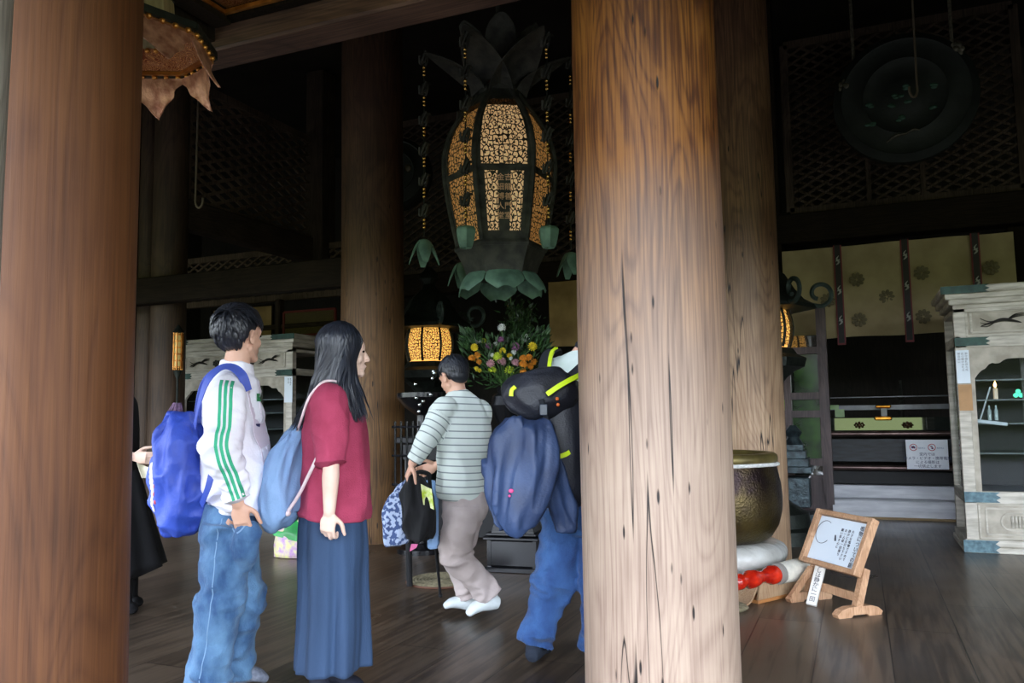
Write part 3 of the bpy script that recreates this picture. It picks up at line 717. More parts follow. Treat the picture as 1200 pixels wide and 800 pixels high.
# ---------------------------------------------------------------- gongs and hooks
def gong(label, c, n, r, th=.22):
    t = thing('hanging_gong', label, 'gong', c); m3 = frame_from(V(n))
    prof = [(.001, th * .55), (r * .25, th * .55), (r * .28, th * .50), (r * .55, th * .5), (r * .58, th * .56), (r * .62, th * .5), (r * .86, th * .42), (r * .89, th * .46), (r * .92, th * .38), (r, th * .2), (r * 1.01, 0), (r, -th * .2), (r * .86, -th * .42), (.001, -th * .5)]
    MB().lathe(prof, n=64, M3=m3, cap=False).build('gong_body', GONG, t)
    return t, m3
GONG = M('gong_bronze', srgb(30, 35, 32), rough=.65, metal=.3, col2=srgb(20, 24, 23), scale=6, bump=.15)
LITE = M('pale_worn_metal', srgb(98, 92, 78), rough=.6, metal=.3, col2=srgb(60, 58, 50), scale=30)
c = at(1060, 116, 7.9); nrm = (V((0, 0, 1.2)) - c); nrm.z = 0
t, m3 = gong('large round dark bronze gong hanging before the lattice at upper right', c, V((0, -1, 0)), .66)
for px, py in ((991, 90), (1118, 66)):
    q = at(px, py, 7.8) - c; mb = MB(); 
    for i in range(7): a = i * 2 * PI / 7; mb.ell(V((q.x + .05 * math.cos(a), -.07, q.z + .05 * math.sin(a))), (.03, .02, .035), n=8, m=6)
    mb.ell((q.x, -.08, q.z), (.035, .03, .035)); mb.build('suspension_boss', LITE, t)
mb = MB(); q = at(1057, 158, 7.8) - c
mb.tube([(q.x - .14, -.11, q.z - .05), (q.x - .05, -.12, q.z), (q.x + .03, -.12, q.z + .01), (q.x + .10, -.12, q.z + .04), (q.x + .16, -.11, q.z + .03)], [.015, .03, .02, .025, .012], n=8, flat=.5); mb.build('bronze_figure', LITE, t)
rnd.seed(3)
for px, py in ((1020, 118), (1052, 112), (1060, 103), (1092, 105), (1055, 138), (1092, 132), (1020, 140), (1045, 122), (1062, 122)):
    q = at(px, py, 7.8) - c
    mb = MB()
    for i in range(3): mb.ell((q.x + rnd.uniform(-.03, .03), -.12, q.z + rnd.uniform(-.02, .02)), (.03, .012, .018), n=8, m=6)
    mb.build('relief', M('green_relief', srgb(52, 84, 70), rough=.6, metal=.2), t)
for sx_ in (-.45, .45):
    MB().tube([(sx_, .02, .45), (sx_, .02, 2.15)], .018, n=6, steps=1).build('rope', LITE, t)
c = at(464, 205, 9.0); t, _ = gong('dark bronze gong half hidden behind the woman\'s pillar', c, V((.25, -1, 0)), .42)
MB().tube([(0, 0, .4), (0, 0, 2.2)], .018, n=6, steps=1).build('rope', LITE, t)
MB().ell(at(478, 197, 8.05) - c, (.04, .03, .04)).build('boss', LITE, t)
IRON = M('iron_rod', srgb(112, 100, 84), rough=.5, metal=.5)
def hook(label, px0, py0, px, py, d, s=1):
    a = at(px, py, d); b = at(px0, py0, d); L_ = (b - a).length * (3.3 - a.z) / max(.1, (b - a).z) if False else None
    t = tagm = MB(); up = (b - a); up = up * ((6.4 - a.z) / up.z)
    rr = .035
    pts = [a + V((r0.x * x, r0.y * x, z)) for x, z in ((-2 * rr * s, .05), (-2 * rr * s, .01), (-1.6 * rr * s, -.03), (-rr * s, -.045), (-.4 * rr * s, -.03), (0, .01), (0, .06))]
    tagm.tube(pts, .011, n=6); tagm.tube([a + V((0, 0, .05)), a + up], .010, n=6, steps=1)
    o = tagm.build('iron_hook', IRON); return tag(o, label, 'hook', kind='thing')
hook('long iron rod ending in a hook before the gong', 1069, 0, 1075, 108, 7.0)
hook('long iron rod ending in a hook at upper left', 233, 90, 229, 238, 7.6, s=-1)
# ---------------------------------------------------------------- flowers
def mum_mesh(mat, r, nm):
    mb = MB(); g = random.Random(hash(nm) % 97 if False else len(nm))
    mb.ell((0, 0, 0), r * .6, n=8, m=6)
    for i in range(46):
        z = 1 - 2 * (i + .5) / 46 * .8; a = i * 2.39996; q = math.sqrt(max(0, 1 - z * z)); d = V((q * math.cos(a), q * math.sin(a), z))
        m3 = frame_from(d); mb.ell(d * r * .72, (r * .17, r * .08, r * .36), m3, n=6, m=4)
    o = mb.build(nm, mat); me = o.data; bpy.data.objects.remove(o); return me
FC = {k: M('petal_' + k, srgb(*c), rough=.6, col2=srgb(*[int(x * .8) for x in c]), scale=30) for k, c in dict(white=(236, 240, 234), yellow=(236, 210, 40), lime=(206, 224, 66), pink=(212, 160, 170), purple=(150, 96, 138), orange=(232, 150, 40)).items()}
ME = {k: mum_mesh(FC[k], .038, k) for k in FC}
LEAF = M('leaf_green', srgb(54, 88, 42), rough=.5, col2=srgb(24, 48, 24), scale=12)
STEM = M('stem_green', srgb(84, 118, 60), rough=.5)
D = 7.35; base = at(592, 470, D); basexy = V((base.x, base.y, 0))
t = thing('flower_vase', 'black vase of yellow, white, pink and orange chrysanthemums', 'flowers', (base.x, base.y, 1.02))
fls = [('white', 588, 384, 1.), ('white', 561, 399, .9), ('white', 616, 396, 1.1), ('yellow', 556, 407, .9), ('lime', 567, 399, .6), ('purple', 587, 398, .8), ('purple', 573, 406, .9), ('white', 581, 404, .8), ('purple', 604, 406, 1.), ('yellow', 624, 406, 1.1), ('yellow', 589, 411, .8), ('white', 602, 413, .7), ('lime', 583, 418, 1.1), ('pink', 588, 424, 1.1), ('pink', 575, 426, 1.), ('pink', 604, 425, 1.), ('lime', 577, 433, 1.), ('lime', 597, 434, 1.2), ('orange', 613, 420, .9), ('orange', 620, 419, .9), ('orange', 613, 427, 1.), ('orange', 621, 429, .9), ('orange', 626, 424, .8), ('orange', 613, 435, .8), ('orange', 553, 420, .9), ('orange', 560, 416, .9), ('orange', 561, 424, .7), ('yellow', 558, 432, .6), ('yellow', 562, 434, .5), ('white', 599, 420, .5), ('yellow', 597, 417, .7), ('white', 577, 416, .5)]
st = MB(); neck = V((0, 0, .42))
for k, px, py, s_ in fls:
    dd = D + rnd.uniform(-.22, .05) - .1 * (py > 415)
    p = at(px, py, dd) - V((base.x, base.y, 1.02))
    o = bpy.data.objects.new('blossom', ME[k]); COL.objects.link(o); o.parent = t; o.location = p; o.scale = (s_,) * 3
    o.rotation_euler = (rnd.uniform(.2, 1.2), rnd.uniform(-.5, .5), rnd.uniform(0, 6))
    st.tube([neck + V((rnd.uniform(-.03, .03), rnd.uniform(-.03, .03), 0)), (neck + p) / 2 + V((0, 0, .05)), p - V((0, 0, .01))], .004, n=5)
st.build('stems', STEM, t)
fo = MB()
def leaf(mb, p, d, L_, w):
    d = V(d).normalized(); s_ = d.cross(V((rnd.uniform(-.3, .3), rnd.uniform(-.3, .3), 1))); s_ = s_.normalized() if s_.length > .01 else V((1, 0, 0)); n_ = s_.cross(d)
    mb.add([p, p + d * L_ * .4 + s_ * w + n_ * .005, p + d * L_, p + d * L_ * .4 - s_ * w + n_ * .005, p + d * L_ * .45 - n_ * .008], [(0, 1, 4), (1, 2, 4), (2, 3, 4), (3, 0, 4)])
for i in range(900):
    q = rnd.random(); px = rnd.gauss(590, 20); py = rnd.uniform(396, 452)
    if i % 5 == 0: px, py = rnd.gauss(632, 7), rnd.uniform(388, 412)
    if i % 5 == 1: px, py = rnd.gauss(551, 6), rnd.uniform(390, 410)
    px = min(max(px, 543), 640)
    p = at(px, py, D + rnd.uniform(-.12, .2)) - V((base.x, base.y, 1.02)); d = (p - neck); d += V((rnd.uniform(-.5, .5), rnd.uniform(-.5, .5), rnd.uniform(-.3, .5))) * .5
    leaf(fo, p, d, rnd.uniform(.05, .10), rnd.uniform(.008, .018))
fo.build('foliage', LEAF, t)
MB().lathe([(.07, 0), (.09, .02), (.06, .06), (.10, .16), (.14, .26), (.12, .34), (.07, .38), (.09, .42), (.085, .42), (.06, .38)], n=28, cap=True).build('vase', BLACK, t)
# evergreen sprays behind
base2 = at(606, 470, 8.0); t = thing('evergreen_branches', 'tall dark evergreen sprays standing behind the chrysanthemums', 'plant', (base2.x, base2.y, 1.0))
fo = MB(); stm = MB()
for b in range(7):
    a = rnd.uniform(0, 6.28); top = at(rnd.uniform(592, 622), rnd.uniform(340, 375), 8.0 + .1 * math.sin(a)) - V((base2.x, base2.y, 1.0)); stm.tube([V((0, 0, .2)), top * .5 + V((.02, 0, .1)), top], .006, n=5)
    for i in range(150):
        q = rnd.uniform(.25, 1); p = top * q + V((rnd.gauss(0, .05), rnd.gauss(0, .05), rnd.gauss(0, .03) + .02)); leaf(fo, p, (rnd.uniform(-1, 1), rnd.uniform(-1, 1), rnd.uniform(.2, 1.2)), rnd.uniform(.05, .09), .016)
stm.build('stems', STEM, t); fo.build('foliage', M('evergreen', srgb(44, 72, 34), rough=.4, col2=srgb(22, 38, 18), scale=12), t)
MB().lathe([(.08, 0), (.10, .03), (.07, .08), (.11, .2), (.08, .3), (.09, .33)], n=24).build('vase', BLACK, t)

# ---------------------------------------------------------------- altar furniture of the middle bay
GWALL = M('grey_plinth', srgb(88, 82, 78), rough=.6, col2=srgb(60, 56, 52), scale=5, bump=.1)
BLACKM = M('matt_black', (.008, .008, .009), rough=.6, col2=(.005, .005, .006))
a = at(592, 600, 7.55)
t = thing('altar_table', 'long black lacquered altar table carrying the flower vase', 'table', (a.x, a.y, 0))
MB().box((0, .1, .97), (1.9, .9, .06), bev=.01).build('table_top', BLACKM, t)
MB().box((0, .1, .86), (1.8, .8, .14)).build('apron', BLACKM, t, smooth=False)
for sx_ in (-.85, .85):
    for sy in (-.25, .45): MB().box((sx_, sy, .40), (.09, .09, .80), bev=.01).build('leg', BLACK, t)
MB().box((0, .3, .42), (1.7, .06, .8)).build('back_board', BLACKM, t, smooth=False)
mb = MB(); mb.bar((-.85, -.28, .80), (.85, -.28, .80), .012); mb.bar((-.85, -.28, .92), (.85, -.28, .92), .012); mb.build('trim_line', M('dull_brass', srgb(90, 76, 48), rough=.5, metal=.5), t, smooth=False)
a = fl(570, 655); o = MB().box((.9, .14, .09), (1.8, .28, .18), bev=.01).build('altar_step', GWALL); o.location = (a.x, a.y, 0); tag(o, 'low grey step along the floor behind the backpacker\'s legs', 'step', kind='thing')
# incense stand with small bright fittings behind the striped man
a = at(494, 540, 7.3); t = thing('incense_stand', 'black iron incense stand with glinting knobs, below the lit lantern', 'incense stand', (a.x, a.y, 0))
MB().lathe([(.22, 0), (.22, .04), (.05, .08), (.045, .8), (.07, .84), (.045, .88), (.045, 1.2), (.16, 1.28), (.22, 1.36), (.22, 1.40), (.20, 1.40), (.14, 1.32)], n=28, cap=True).build('bowl_post', BLACK, t)
KN = M('bright_steel', (.7, .75, .75), rough=.15, metal=1.)
for px, py in ((487, 450), (507, 443), (508, 435), (505, 462), (488, 466), (492, 474), (491, 482), (496, 470), (509, 437)):
    q = at(px, py, 7.05) - V((a.x, a.y, 0)); MB().ell(q, .018, n=10, m=8).build('knob', KN, t)
    
mb = MB()
for i in range(6):
    x = -.15 + .06 * i; mb.tube([(x, -.2, .5), (x, -.2, 1.15)], .010, n=6, steps=1)
for z in (.6, .85, 1.1): mb.tube([(-.18, -.2, z), (.18, -.2, z)], .012, n=6, steps=1)
mb.build('rack', BLACK, t)
# low black chest with brass medallion
a = fl(597, 671); t = thing('offering_chest', 'low black lacquered chest with a brass oval medallion', 'chest', (a.x, a.y + .16, 0), R(6))
MB().box((0, 0, .14), (.36, .30, .20), bev=.01).build('body', BLACK, t)
for sx_ in (-.18, .18):
    for sy in (-.14, .14): MB().box((sx_, sy, .12), (.03, .03, .24)).build('corner_post', BLACK, t, smooth=False)
mb = MB(); mb.box((0, 0, .255), (.44, .38, .025), bev=.006); mb.box((0, 0, .285), (.40, .34, .02), bev=.004); mb.box((0, 0, .02), (.42, .36, .04), bev=.006); mb.build('moulding', BLACK, t)
mb = MB(); mb.poly([(-.17, 0), (.17, 0), (.13, .12), (-.13, .12)], .24, Matrix.Translation((0, .12, .295)) @ Matrix.Rotation(R(90), 4, 'X')); mb.build('upper_tier', BLACK, t, smooth=False)
mb = MB(); mb.ell((0, -.122, .345), (.10, .008, .036), n=24, m=10); mb.build('medallion', BRASS, t)
mb = MB(); mb.ell((0, -.132, .345), (.02, .004, .022), n=12, m=8)
for i in range(8): a_ = i * PI / 4; mb.ell((.06 * math.cos(a_), -.131, .345 + .02 * math.sin(a_)), (.012, .004, .006), n=8, m=6)
mb.build('medallion_relief', BLACK, t)
# round straw mat
a = fl(519, 681); t = thing('round_mat', 'round woven straw floor mat before the black chest', 'mat', (a.x, a.y, 0))
STRAW = M('straw', srgb(150, 140, 110), rough=.8, col2=srgb(110, 102, 78), scale=40)
mb = MB(); mb.lathe([(.001, .016), (.03, .018)] + [(.03 + .0125 * i, .017 + .004 * (i % 2)) for i in range(1, 18)] + [(.255, .015), (.26, .006), (.25, 0), (.001, 0)], n=64, cap=False); mb.build('woven_disc', STRAW, t)
mb = MB(); mb.tube([(.262 * math.cos(i * PI / 12), .262 * math.sin(i * PI / 12), .008) for i in range(25)], .008, n=6); mb.build('binding', M('brown_binding', srgb(96, 62, 44), rough=.7), t)

# ---------------------------------------------------------------- curtains
def curtain(name, label, x0, x1, y, z0, z1, mat, ties=(), crests=(), seams=3):
    t = thing(name, label, 'curtain', (0, 0, 0))
    fn = lambda u, v: V((x0 + (x1 - x0) * u, y + .012 * math.sin(u * 23) + .02 * math.sin(u * 7 + 1) + .008 * math.sin(v * 5 + u * 9), z0 + (z1 - z0) * v - .012 * math.sin(u * PI * seams) ** 2 * (1 - v)))
    MB().grid(fn, 80, 12, thick=.006).build('cloth', mat, t)
    for x in ties:
        mb = MB(); mb.box((x, y - .035, z0 + (z1 - z0) / 2 - .04), (.085, .008, z1 - z0 + .10)); mb.build('tie_band', TIE_R, t, smooth=False)
        mb = MB(); mb.box((x, y - .042, z0 + (z1 - z0) / 2 - .03), (.058, .008, z1 - z0 + .08)); mb.build('tie_strip', TIE_K, t, smooth=False)
        for i in range(3):
            z = z0 + (z1 - z0) * (.18 + .33 * i); mb = MB()
            mb.tube([(x - .015, y - .050, z - .05), (x + .012, y - .050, z - .02), (x - .01, y - .050, z + .015), (x + .012, y - .050, z + .05)], [.004, .010, .008, .003], n=6, flat=.4, ref=V((0, 1, 0)))
            mb.tube([(x - .02, y - .050, z - .01), (x + .02, y - .050, z + .008)], [.004, .006], n=6, flat=.5, ref=V((0, 1, 0)))
            mb.build('brush_mark', M('tie_white', srgb(170, 170, 165), rough=.7), t)
    for x, z in crests:
        mb = MB(); rr = .085
        for i in range(9):
            a_ = i * 2 * PI / 9; mb.ell((x + rr * .62 * math.cos(a_), y - .028, z + rr * .62 * math.sin(a_)), (.020, .004, .028), Matrix.Rotation(-a_ + PI / 2, 3, 'Y'), n=8, m=6)
        for i in range(5): a_ = i * 2 * PI / 5; mb.ell((x + .022 * math.cos(a_), y - .03, z + .022 * math.sin(a_)), (.012, .004, .012), n=8, m=6)
        mb.build('flower_crest', CREST, t)
    return t
TIE_R = M('tie_red', srgb(120, 30, 38), rough=.6); TIE_K = M('tie_black', srgb(24, 16, 18), rough=.6); CREST = M('crest_ink', srgb(112, 102, 76), rough=.8)
CUR = M('hemp_curtain', srgb(170, 154, 116), rough=.85, col2=srgb(144, 128, 94), scale=3)
CUR2 = M('brown_board_shaded_hemp', srgb(176, 146, 92), rough=.85, col2=srgb(136, 110, 66), scale=3)  # brown holds the shade on the curtain; also the plain boards' brown
ty = [atY(px, 330, 9.62).x for px in (983, 1062, 1145)]
cz = [(atY(x, y, 9.62).x, atY(x, y, 9.62).z) for x, y in ((1004, 328), (1007, 375), (1039, 348), (1080, 320), (1082, 371), (1161, 314), (970, 352))]
curtain('white_curtain', 'pale hemp curtain with flower crests and red-edged ties above the dark altar', -.72, 1.56, 9.62, 1.99, 3.0, CUR, ties=ty, crests=cz)
curtain('shaded_curtain', 'curtain strip with shade painted in brown behind the flowers, beside the pale front pillar', -3.6, -1.5, 9.7, 2.05, 2.88, CUR2, ties=(-2.55,), seams=2)

# ---------------------------------------------------------------- altar of the right bay
YA = 9.92
tt = thing('altar_platform', 'two pale grey steps below the dark altar at right', 'step', (.0, 9.8, 0))
STEPM = M('pale_step', srgb(226, 228, 232), rough=.3, col2=srgb(196, 198, 204), scale=3, stretch=(1, 6, 6))
MB().box((.6, .12, .10), (2.2, .24, .20), bev=.012).build('lower_step', STEPM, tt)
MB().box((.6, .29, .275), (2.2, .20, .145), bev=.01).build('upper_step', STEPM, tt)
MB().box((.6, -.012, .012), (2.2, .03, .024)).build('toe_strip', M('ochre_strip', srgb(150, 124, 84), rough=.6), tt, smooth=False)
t = thing('altar_rail', 'dark altar rail with copper rods, green-grey boards and brass clasps', 'altar rail', (0, 10.0, 0))
ROD = M('copper_rod', srgb(122, 100, 94), rough=.28, metal=.6, col2=srgb(92, 74, 70))
GB = M('blue_grey_board', srgb(34, 41, 48), rough=.5, col2=srgb(8, 10, 12), scale=6, stretch=(1, 1, 6))
def zz_at(py, Y=10.0, px=1040): return atY(px, py, Y).z
for py in (508, 548): MB().tube([(-.55, -.12, zz_at(py, 9.88)), (1.75, -.12, zz_at(py, 9.88))], .028, n=12, steps=1).build('copper_rod', ROD, t)
def board(nm, y0, y1, mat, dy=0.):
    a_, b_ = zz_at(y1, 10 + dy), zz_at(y0, 10 + dy); MB().box((.6, dy, (a_ + b_) / 2), (2.3, .03, b_ - a_), bev=.003).build(nm, mat, t)
board('carved_board', 514, 541, GB, 0.)
board('lower_board', 552, 567, BLACKM, .02)
GLASSY = M('polished_lacquer', (.03, .035, .03), rough=.06, spec=1., metal=.0, col2=(.02, .025, .02)); GLASSY.node_tree.nodes['Principled BSDF'].inputs['Coat Weight'].default_value = 1.; GLASSY.node_tree.nodes['Principled BSDF'].inputs['Coat Roughness'].default_value = .03; GLASSY.node_tree.nodes['Principled BSDF'].inputs['Coat IOR'].default_value = 2.4
board('polished_panel', 489, 504, GLASSY, .05)
board('upper_bar', 474, 480, M('grey_bar', srgb(120, 124, 128), rough=.3, col2=srgb(60, 62, 66), scale=3), .10)
board('upper_line', 464, 465.5, M('grey_bar', srgb(120, 124, 128)), .10)
for px, py, w_, h_ in ((1035, 476, .16, .035), (1035, 490, .18, .045)):
    q = atY(px, py, 9.96); MB().box((q.x, -.04, q.z), (w_, .05, h_), bev=.012).build('brass_clasp', BRASS, t)
q = atY(1036, 483, 9.98); MB().box((q.x, -.0, q.z), (.06, .03, .14)).build('upright_bracket', M('bracket_grey', srgb(110, 112, 100), rough=.3), t, smooth=False)
for px, py in ((1007, 498), (1064, 498)):
    q = atY(px, py, 9.95); mb = MB()
    for i in range(8): a_ = i * PI / 4; mb.ell((q.x + .045 * math.cos(a_), -.03, q.z + .028 * math.sin(a_)), (.014, .012, .012), n=8, m=6)
    mb.ell((q.x, -.03, q.z), (.028, .02, .02)); mb.build('brass_rosette', M('rosette', srgb(92, 66, 40), rough=.4, metal=.6), t)
PGREEN = M('green_reflection_paint', srgb(140, 176, 104), rough=.25, col2=srgb(96, 138, 70), scale=3, detail=2)  # green reflection on the rail, painted on as small blocks
q0 = atY(977, 477, 10.02); MB().box((q0.x, .02, q0.z), (.11, .03, .05)).build('painted_rail_reflection', PGREEN, t, smooth=False)
q0 = atY(984, 484, 10.02); MB().box((q0.x, .02, q0.z), (.10, .03, .09)).build('painted_rail_reflection', PGREEN, t, smooth=False)
t = thing('inner_altar', 'dark inner altar table with candlestick deep behind the altar rail', 'table', (.6, 11.6, 0))
MB().box((0, 0, .9), (2.4, .8, .08), bev=.01).build('table_top', BLACK, t); MB().box((0, 0, .43), (2.2, .7, .86)).build('body', DW2, t, smooth=False)
MB().lathe([(.09, .94), (.03, 1.0), (.025, 1.3), (.06, 1.34), (.02, 1.36), (.018, 1.55)], c=(-.1, -.2, 0), n=16).build('candlestick', GREY_BR, t)

# glazed lattice screen between the pillar and the altar
MAUVE = wood('mauve_timber', srgb(38, 28, 28), srgb(60, 46, 46), srgb(84, 68, 66), rough=.45, cracks=False)
xl, xr = -1.35, -.30; YS = 9.3
t = thing('glazed_screen', 'dark mullioned screen with panes painted with green reflections left of the altar', 'screen', (0, YS, 0))
zt = 2.1
mb = MB()
for px in (925, 966): x = atY(px, 500, YS).x; mb.box((x, 0, zt / 2 + .25), (.07, .08, zt - .1))
mb.box((xl, 0, zt / 2 + .25), (.08, .08, zt)); mb.box((xr - .02, 0, zt / 2 + .2), (.08, .1, zt))
for py in (411, 464, 485, 541, 600): z = atY(940, py, YS).z; mb.box(((xl + xr) / 2, 0, z), (xr - xl, .07, .075))
mb.build('frame', MAUVE, t, smooth=False)
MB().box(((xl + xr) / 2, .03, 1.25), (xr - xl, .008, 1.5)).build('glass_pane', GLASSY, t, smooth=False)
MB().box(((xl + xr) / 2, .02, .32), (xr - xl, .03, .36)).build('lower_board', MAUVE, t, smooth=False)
LIME = M('lime_reflection_paint', srgb(150, 214, 40), rough=.2, col2=srgb(60, 120, 20), scale=5, detail=2); DGR = M('deep_green_reflection_paint', srgb(44, 84, 22), rough=.2, col2=srgb(14, 34, 10), scale=4, detail=2)  # greens painted to stand in for outdoor foliage reflected in the panes
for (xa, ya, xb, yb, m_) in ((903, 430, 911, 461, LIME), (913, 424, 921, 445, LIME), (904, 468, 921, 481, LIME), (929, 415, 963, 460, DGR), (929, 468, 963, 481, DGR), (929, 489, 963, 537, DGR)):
    a_, b_ = atY(xa, ya, YS), atY(xb, yb, YS); MB().box(((a_.x + b_.x) / 2, .018, (a_.z + b_.z) / 2), (b_.x - a_.x, .01, a_.z - b_.z)).build('painted_pane_reflection', m_, t, smooth=False)
# bronze pedestal burner in front
a = at(936, 600, 8.6); t = thing('bronze_pedestal', 'tiered blue-green bronze pedestal beside the pillar, left of the sign', 'pedestal', (a.x - .02, a.y, 0))
PB = M('blue_bronze', srgb(70, 84, 88), rough=.35, metal=.5, col2=srgb(34, 42, 46), scale=14, bump=.3)
z = lambda py: 1.2 + (480 - py) * 8.6 / 950
mb = MB(); mb.box((0, 0, (z(600) + z(548)) / 2 + .0), (.30, .30, z(566) - z(600)), bev=.01)
mb.build('carved_block', PB, t)
mb = MB()
for (ya, yb, w_) in ((520, 527, .20), (527, 536, .25), (536, 545, .30), (545, 552, .36), (598, 606, .36)):
    MB().box((0, 0, (z(ya) + z(yb)) / 2), (w_, w_, z(ya) - z(yb) + .004), bev=.006).build('tier', PB, t)
MB().lathe([(.10, z(520)), (.06, z(512)), (.09, z(506)), (.03, z(498))], n=16).build('finial', PB, t)
MB().box((0, 0, z(606) / 2), (.44, .44, z(606) - .002), bev=.01).build('base', MAUVE, t)
# ---------------------------------------------------------------- furnishings under the left tie beam
RBD = M('red_border', srgb(120, 34, 28), rough=.6)
GPT = scroll_gold('gold_brocade', srgb(150, 128, 74), srgb(74, 64, 38), 40.)
def panel(name, label, cat, x0, y0, x1, y1, Y, m, border=None, bw=.03):
    a, b = atY(x0, y0, Y), atY(x1, y0, Y); zt, zb = atY((x0 + x1) / 2, y0, Y).z, atY((x0 + x1) / 2, y1, Y).z
    t = thing(name, label, cat, ((a.x + b.x) / 2, Y, zb)); w_, h_ = b.x - a.x, zt - zb
    MB().box((0, 0, h_ / 2), (w_, .03, h_), bev=.004).build('board', m, t)
    if border:
        mb = MB(); mb.bar((-w_ / 2, -.02, h_), (w_ / 2, -.02, h_), bw); mb.bar((-w_ / 2, -.02, 0), (w_ / 2, -.02, 0), bw); mb.bar((-w_ / 2, -.02, 0), (-w_ / 2, -.02, h_), bw); mb.bar((w_ / 2, -.02, 0), (w_ / 2, -.02, h_), bw); mb.build('border', border, t, smooth=False)
    return t
YL = 9.4
panel('brocade_panel', 'gold brocade panel with red border above the far cabinet', 'panel', 334, 364, 394, 392, YL, GPT, RBD)
panel('wooden_screen', 'plain brown wall screen above the far cabinet, left of the brocade', 'panel', 250, 362, 280, 398, YL + .05, CUR2, DW)
panel('wooden_screen', 'plain brown wall screen between the man\'s head and the dark post', 'panel', 296, 358, 321, 398, YL + .05, CUR2, DW)
panel('carved_board', 'greyish carved board between the lit lantern and the flowers', 'board', 503, 362, 532, 398, 9.3, M('dusty_carving', srgb(150, 128, 116), rough=.7, col2=srgb(70, 56, 52), scale=14, bump=.5), DW)
beam('shelf_beam', 'thin dark shelf rail above the far cabinet', (-8.6, YL, 2.50), (-4.9, YL, 2.50), .06, .07, LW)
beam('shelf_post', 'dark upright post between the brown panel and the brocade panel', (atY(328, 370, YL).x, YL, 1.2), (atY(328, 370, YL).x, YL, 2.9), .12, .08, LW)
# ---------------------------------------------------------------- big bowl gong on its cushion
bc = at(835, 600, 5.85); bx, by = bc.x, bc.y
def bowl_mat():
    m = M('bowl_patina', srgb(112, 98, 50), rough=.30, metal=.8, col2=srgb(48, 36, 36), scale=3.5, bump=.3, bscale=70, ctr=(.40, .80), detail=8); return m
t = thing('bowl_gong', 'huge bronze bowl gong with olive rim and white rope band', 'bowl gong', (bx, by, .265))
prof = [(.001, .0), (.22, .0), (.32, .02), (.40, .07), (.45, .15), (.475, .25), (.48, .34), (.472, .43), (.456, .51), (.445, .565), (.44, .585)]
MB().lathe(prof + [(.42, .58), (.43, .46), (.44, .30), (.42, .16), (.30, .06), (.001, .04)], n=64, cap=False).build('bowl_body', bowl_mat(), t, angle=60)
MB().lathe([(r_, z_ + .038) for r_, z_ in [(.442, .53), (.456, .545), (.460, .565), (.452, .59), (.435, .602), (.40, .604), (.39, .592), (.40, .57), (.415, .53)]], n=64, cap=False).build('rim', M('olive_rim', srgb(126, 112, 62), rough=.4, metal=.5, col2=srgb(88, 78, 44), scale=6), t, angle=60)
mb = MB(); mb.tube([(.458 * math.cos(i * PI / 16), .458 * math.sin(i * PI / 16), .562 - .006 * math.sin(i * .39)) for i in range(33)], .013, n=8); mb.build('rope_band', M('white_rope', srgb(232, 232, 226), rough=.8, bump=.4, scale=60), t)
PLAS = M('plastic_wrap', srgb(206, 206, 200), rough=.22, col2=srgb(176, 174, 166), scale=5, bump=.9, bscale=9)
def cush(v, n_):
    return .018 * noise.noise(v * 7) + .008 * abs(noise.noise(v * 16))
mb = MB(); mb.lathe([(.001, .0), (.30, .0), (.42, .02), (.485, .07), (.50, .13), (.48, .17), (.42, .20), (.30, .20), (.001, .19)], n=72, cap=False)
o = mb.build('bowl_cushion', PLAS, sub=0, angle=180); o.data.update()
md = o.modifiers.new('s', 'SUBSURF'); md.levels = md.render_levels = 1
displace(o, cush); o.location = (bx, by, .10); tag(o, 'round cushion wrapped in crinkled clear plastic under the bowl gong', 'cushion')
t = thing('cushion_stand', 'low round wooden stand under the plastic-wrapped cushion', 'stand', (bx, by, 0))
MB().lathe([(.001, .06), (.44, .06), (.445, .08), (.44, .10), (.001, .10)], n=48, cap=False).build('round_top', SGN, t)
for k in range(4): a_ = k * PI / 2 + .6; MB().box((.38 * math.cos(a_), .38 * math.sin(a_), .03), (.12, .12, .06), Matrix.Rotation(a_, 3, 'Z'), bev=.01).build('foot', SGN, t)
# stool edge peeking by the front pillar base
p = fl(852, 716); o = MB().lathe([(.001, 0), (.10, 0), (.12, .015), (.10, .03), (.001, .035)], n=24, cap=False).build('straw_pad', M('straw', (.5, .45, .3))); o.location = (p.x, p.y + .06, 0); tag(o, 'small round straw pad edge beside the pale front pillar foot', 'pad')

# ---------------------------------------------------------------- striker trough and striker
a, b = fl(889, 708), fl(952, 693); d = (b - a).normalized(); nrm = V((-d.y, d.x, 0)); Lt = .50; Wt = .15
t = thing('striker_trough', 'open wooden trough box holding the red-handled striker', 'box', a, math.atan2(d.y, d.x))
TRW = wood('trough_wood', srgb(120, 92, 66), srgb(154, 124, 94), srgb(178, 150, 118), rough=.5, sc=3, cracks=False)
MB().box((Lt / 2, Wt / 2, .012), (Lt, Wt, .024), bev=.004).build('bottom', M('trough_edge', srgb(176, 118, 66), rough=.5), t)
pts = [(0, 0), (Lt, 0), (Lt, .16), (.06, .135), (.02, .11)]
for nm, y in (('side_board', .0), ('side_board', Wt - .014)):
    MB().poly(pts, .014, Matrix.Translation((0, y + .014, .024)) @ Matrix.Rotation(R(90), 4, 'X')).build(nm, TRW, t, smooth=False)
MB().box((Lt - .008, Wt / 2, .10), (.016, Wt, .15)).build('end_board', TRW, t, smooth=False)
mb = MB(); mb.grid(lambda u, v: V((-.13 + .13 * v, Wt * u, .004 + .10 * v ** 2.2)), 4, 10, thick=.012); mb.build('scoop_end', TRW, t)
s0, s1 = at(858, 683, 5.02), at(950, 664, 5.50)
t = thing('gong_striker', 'gong striker with glossy red turned handle and white cloth head', 'striker', s0)
ax = s1 - s0; Ls = ax.length; m3 = frame_from(ax)
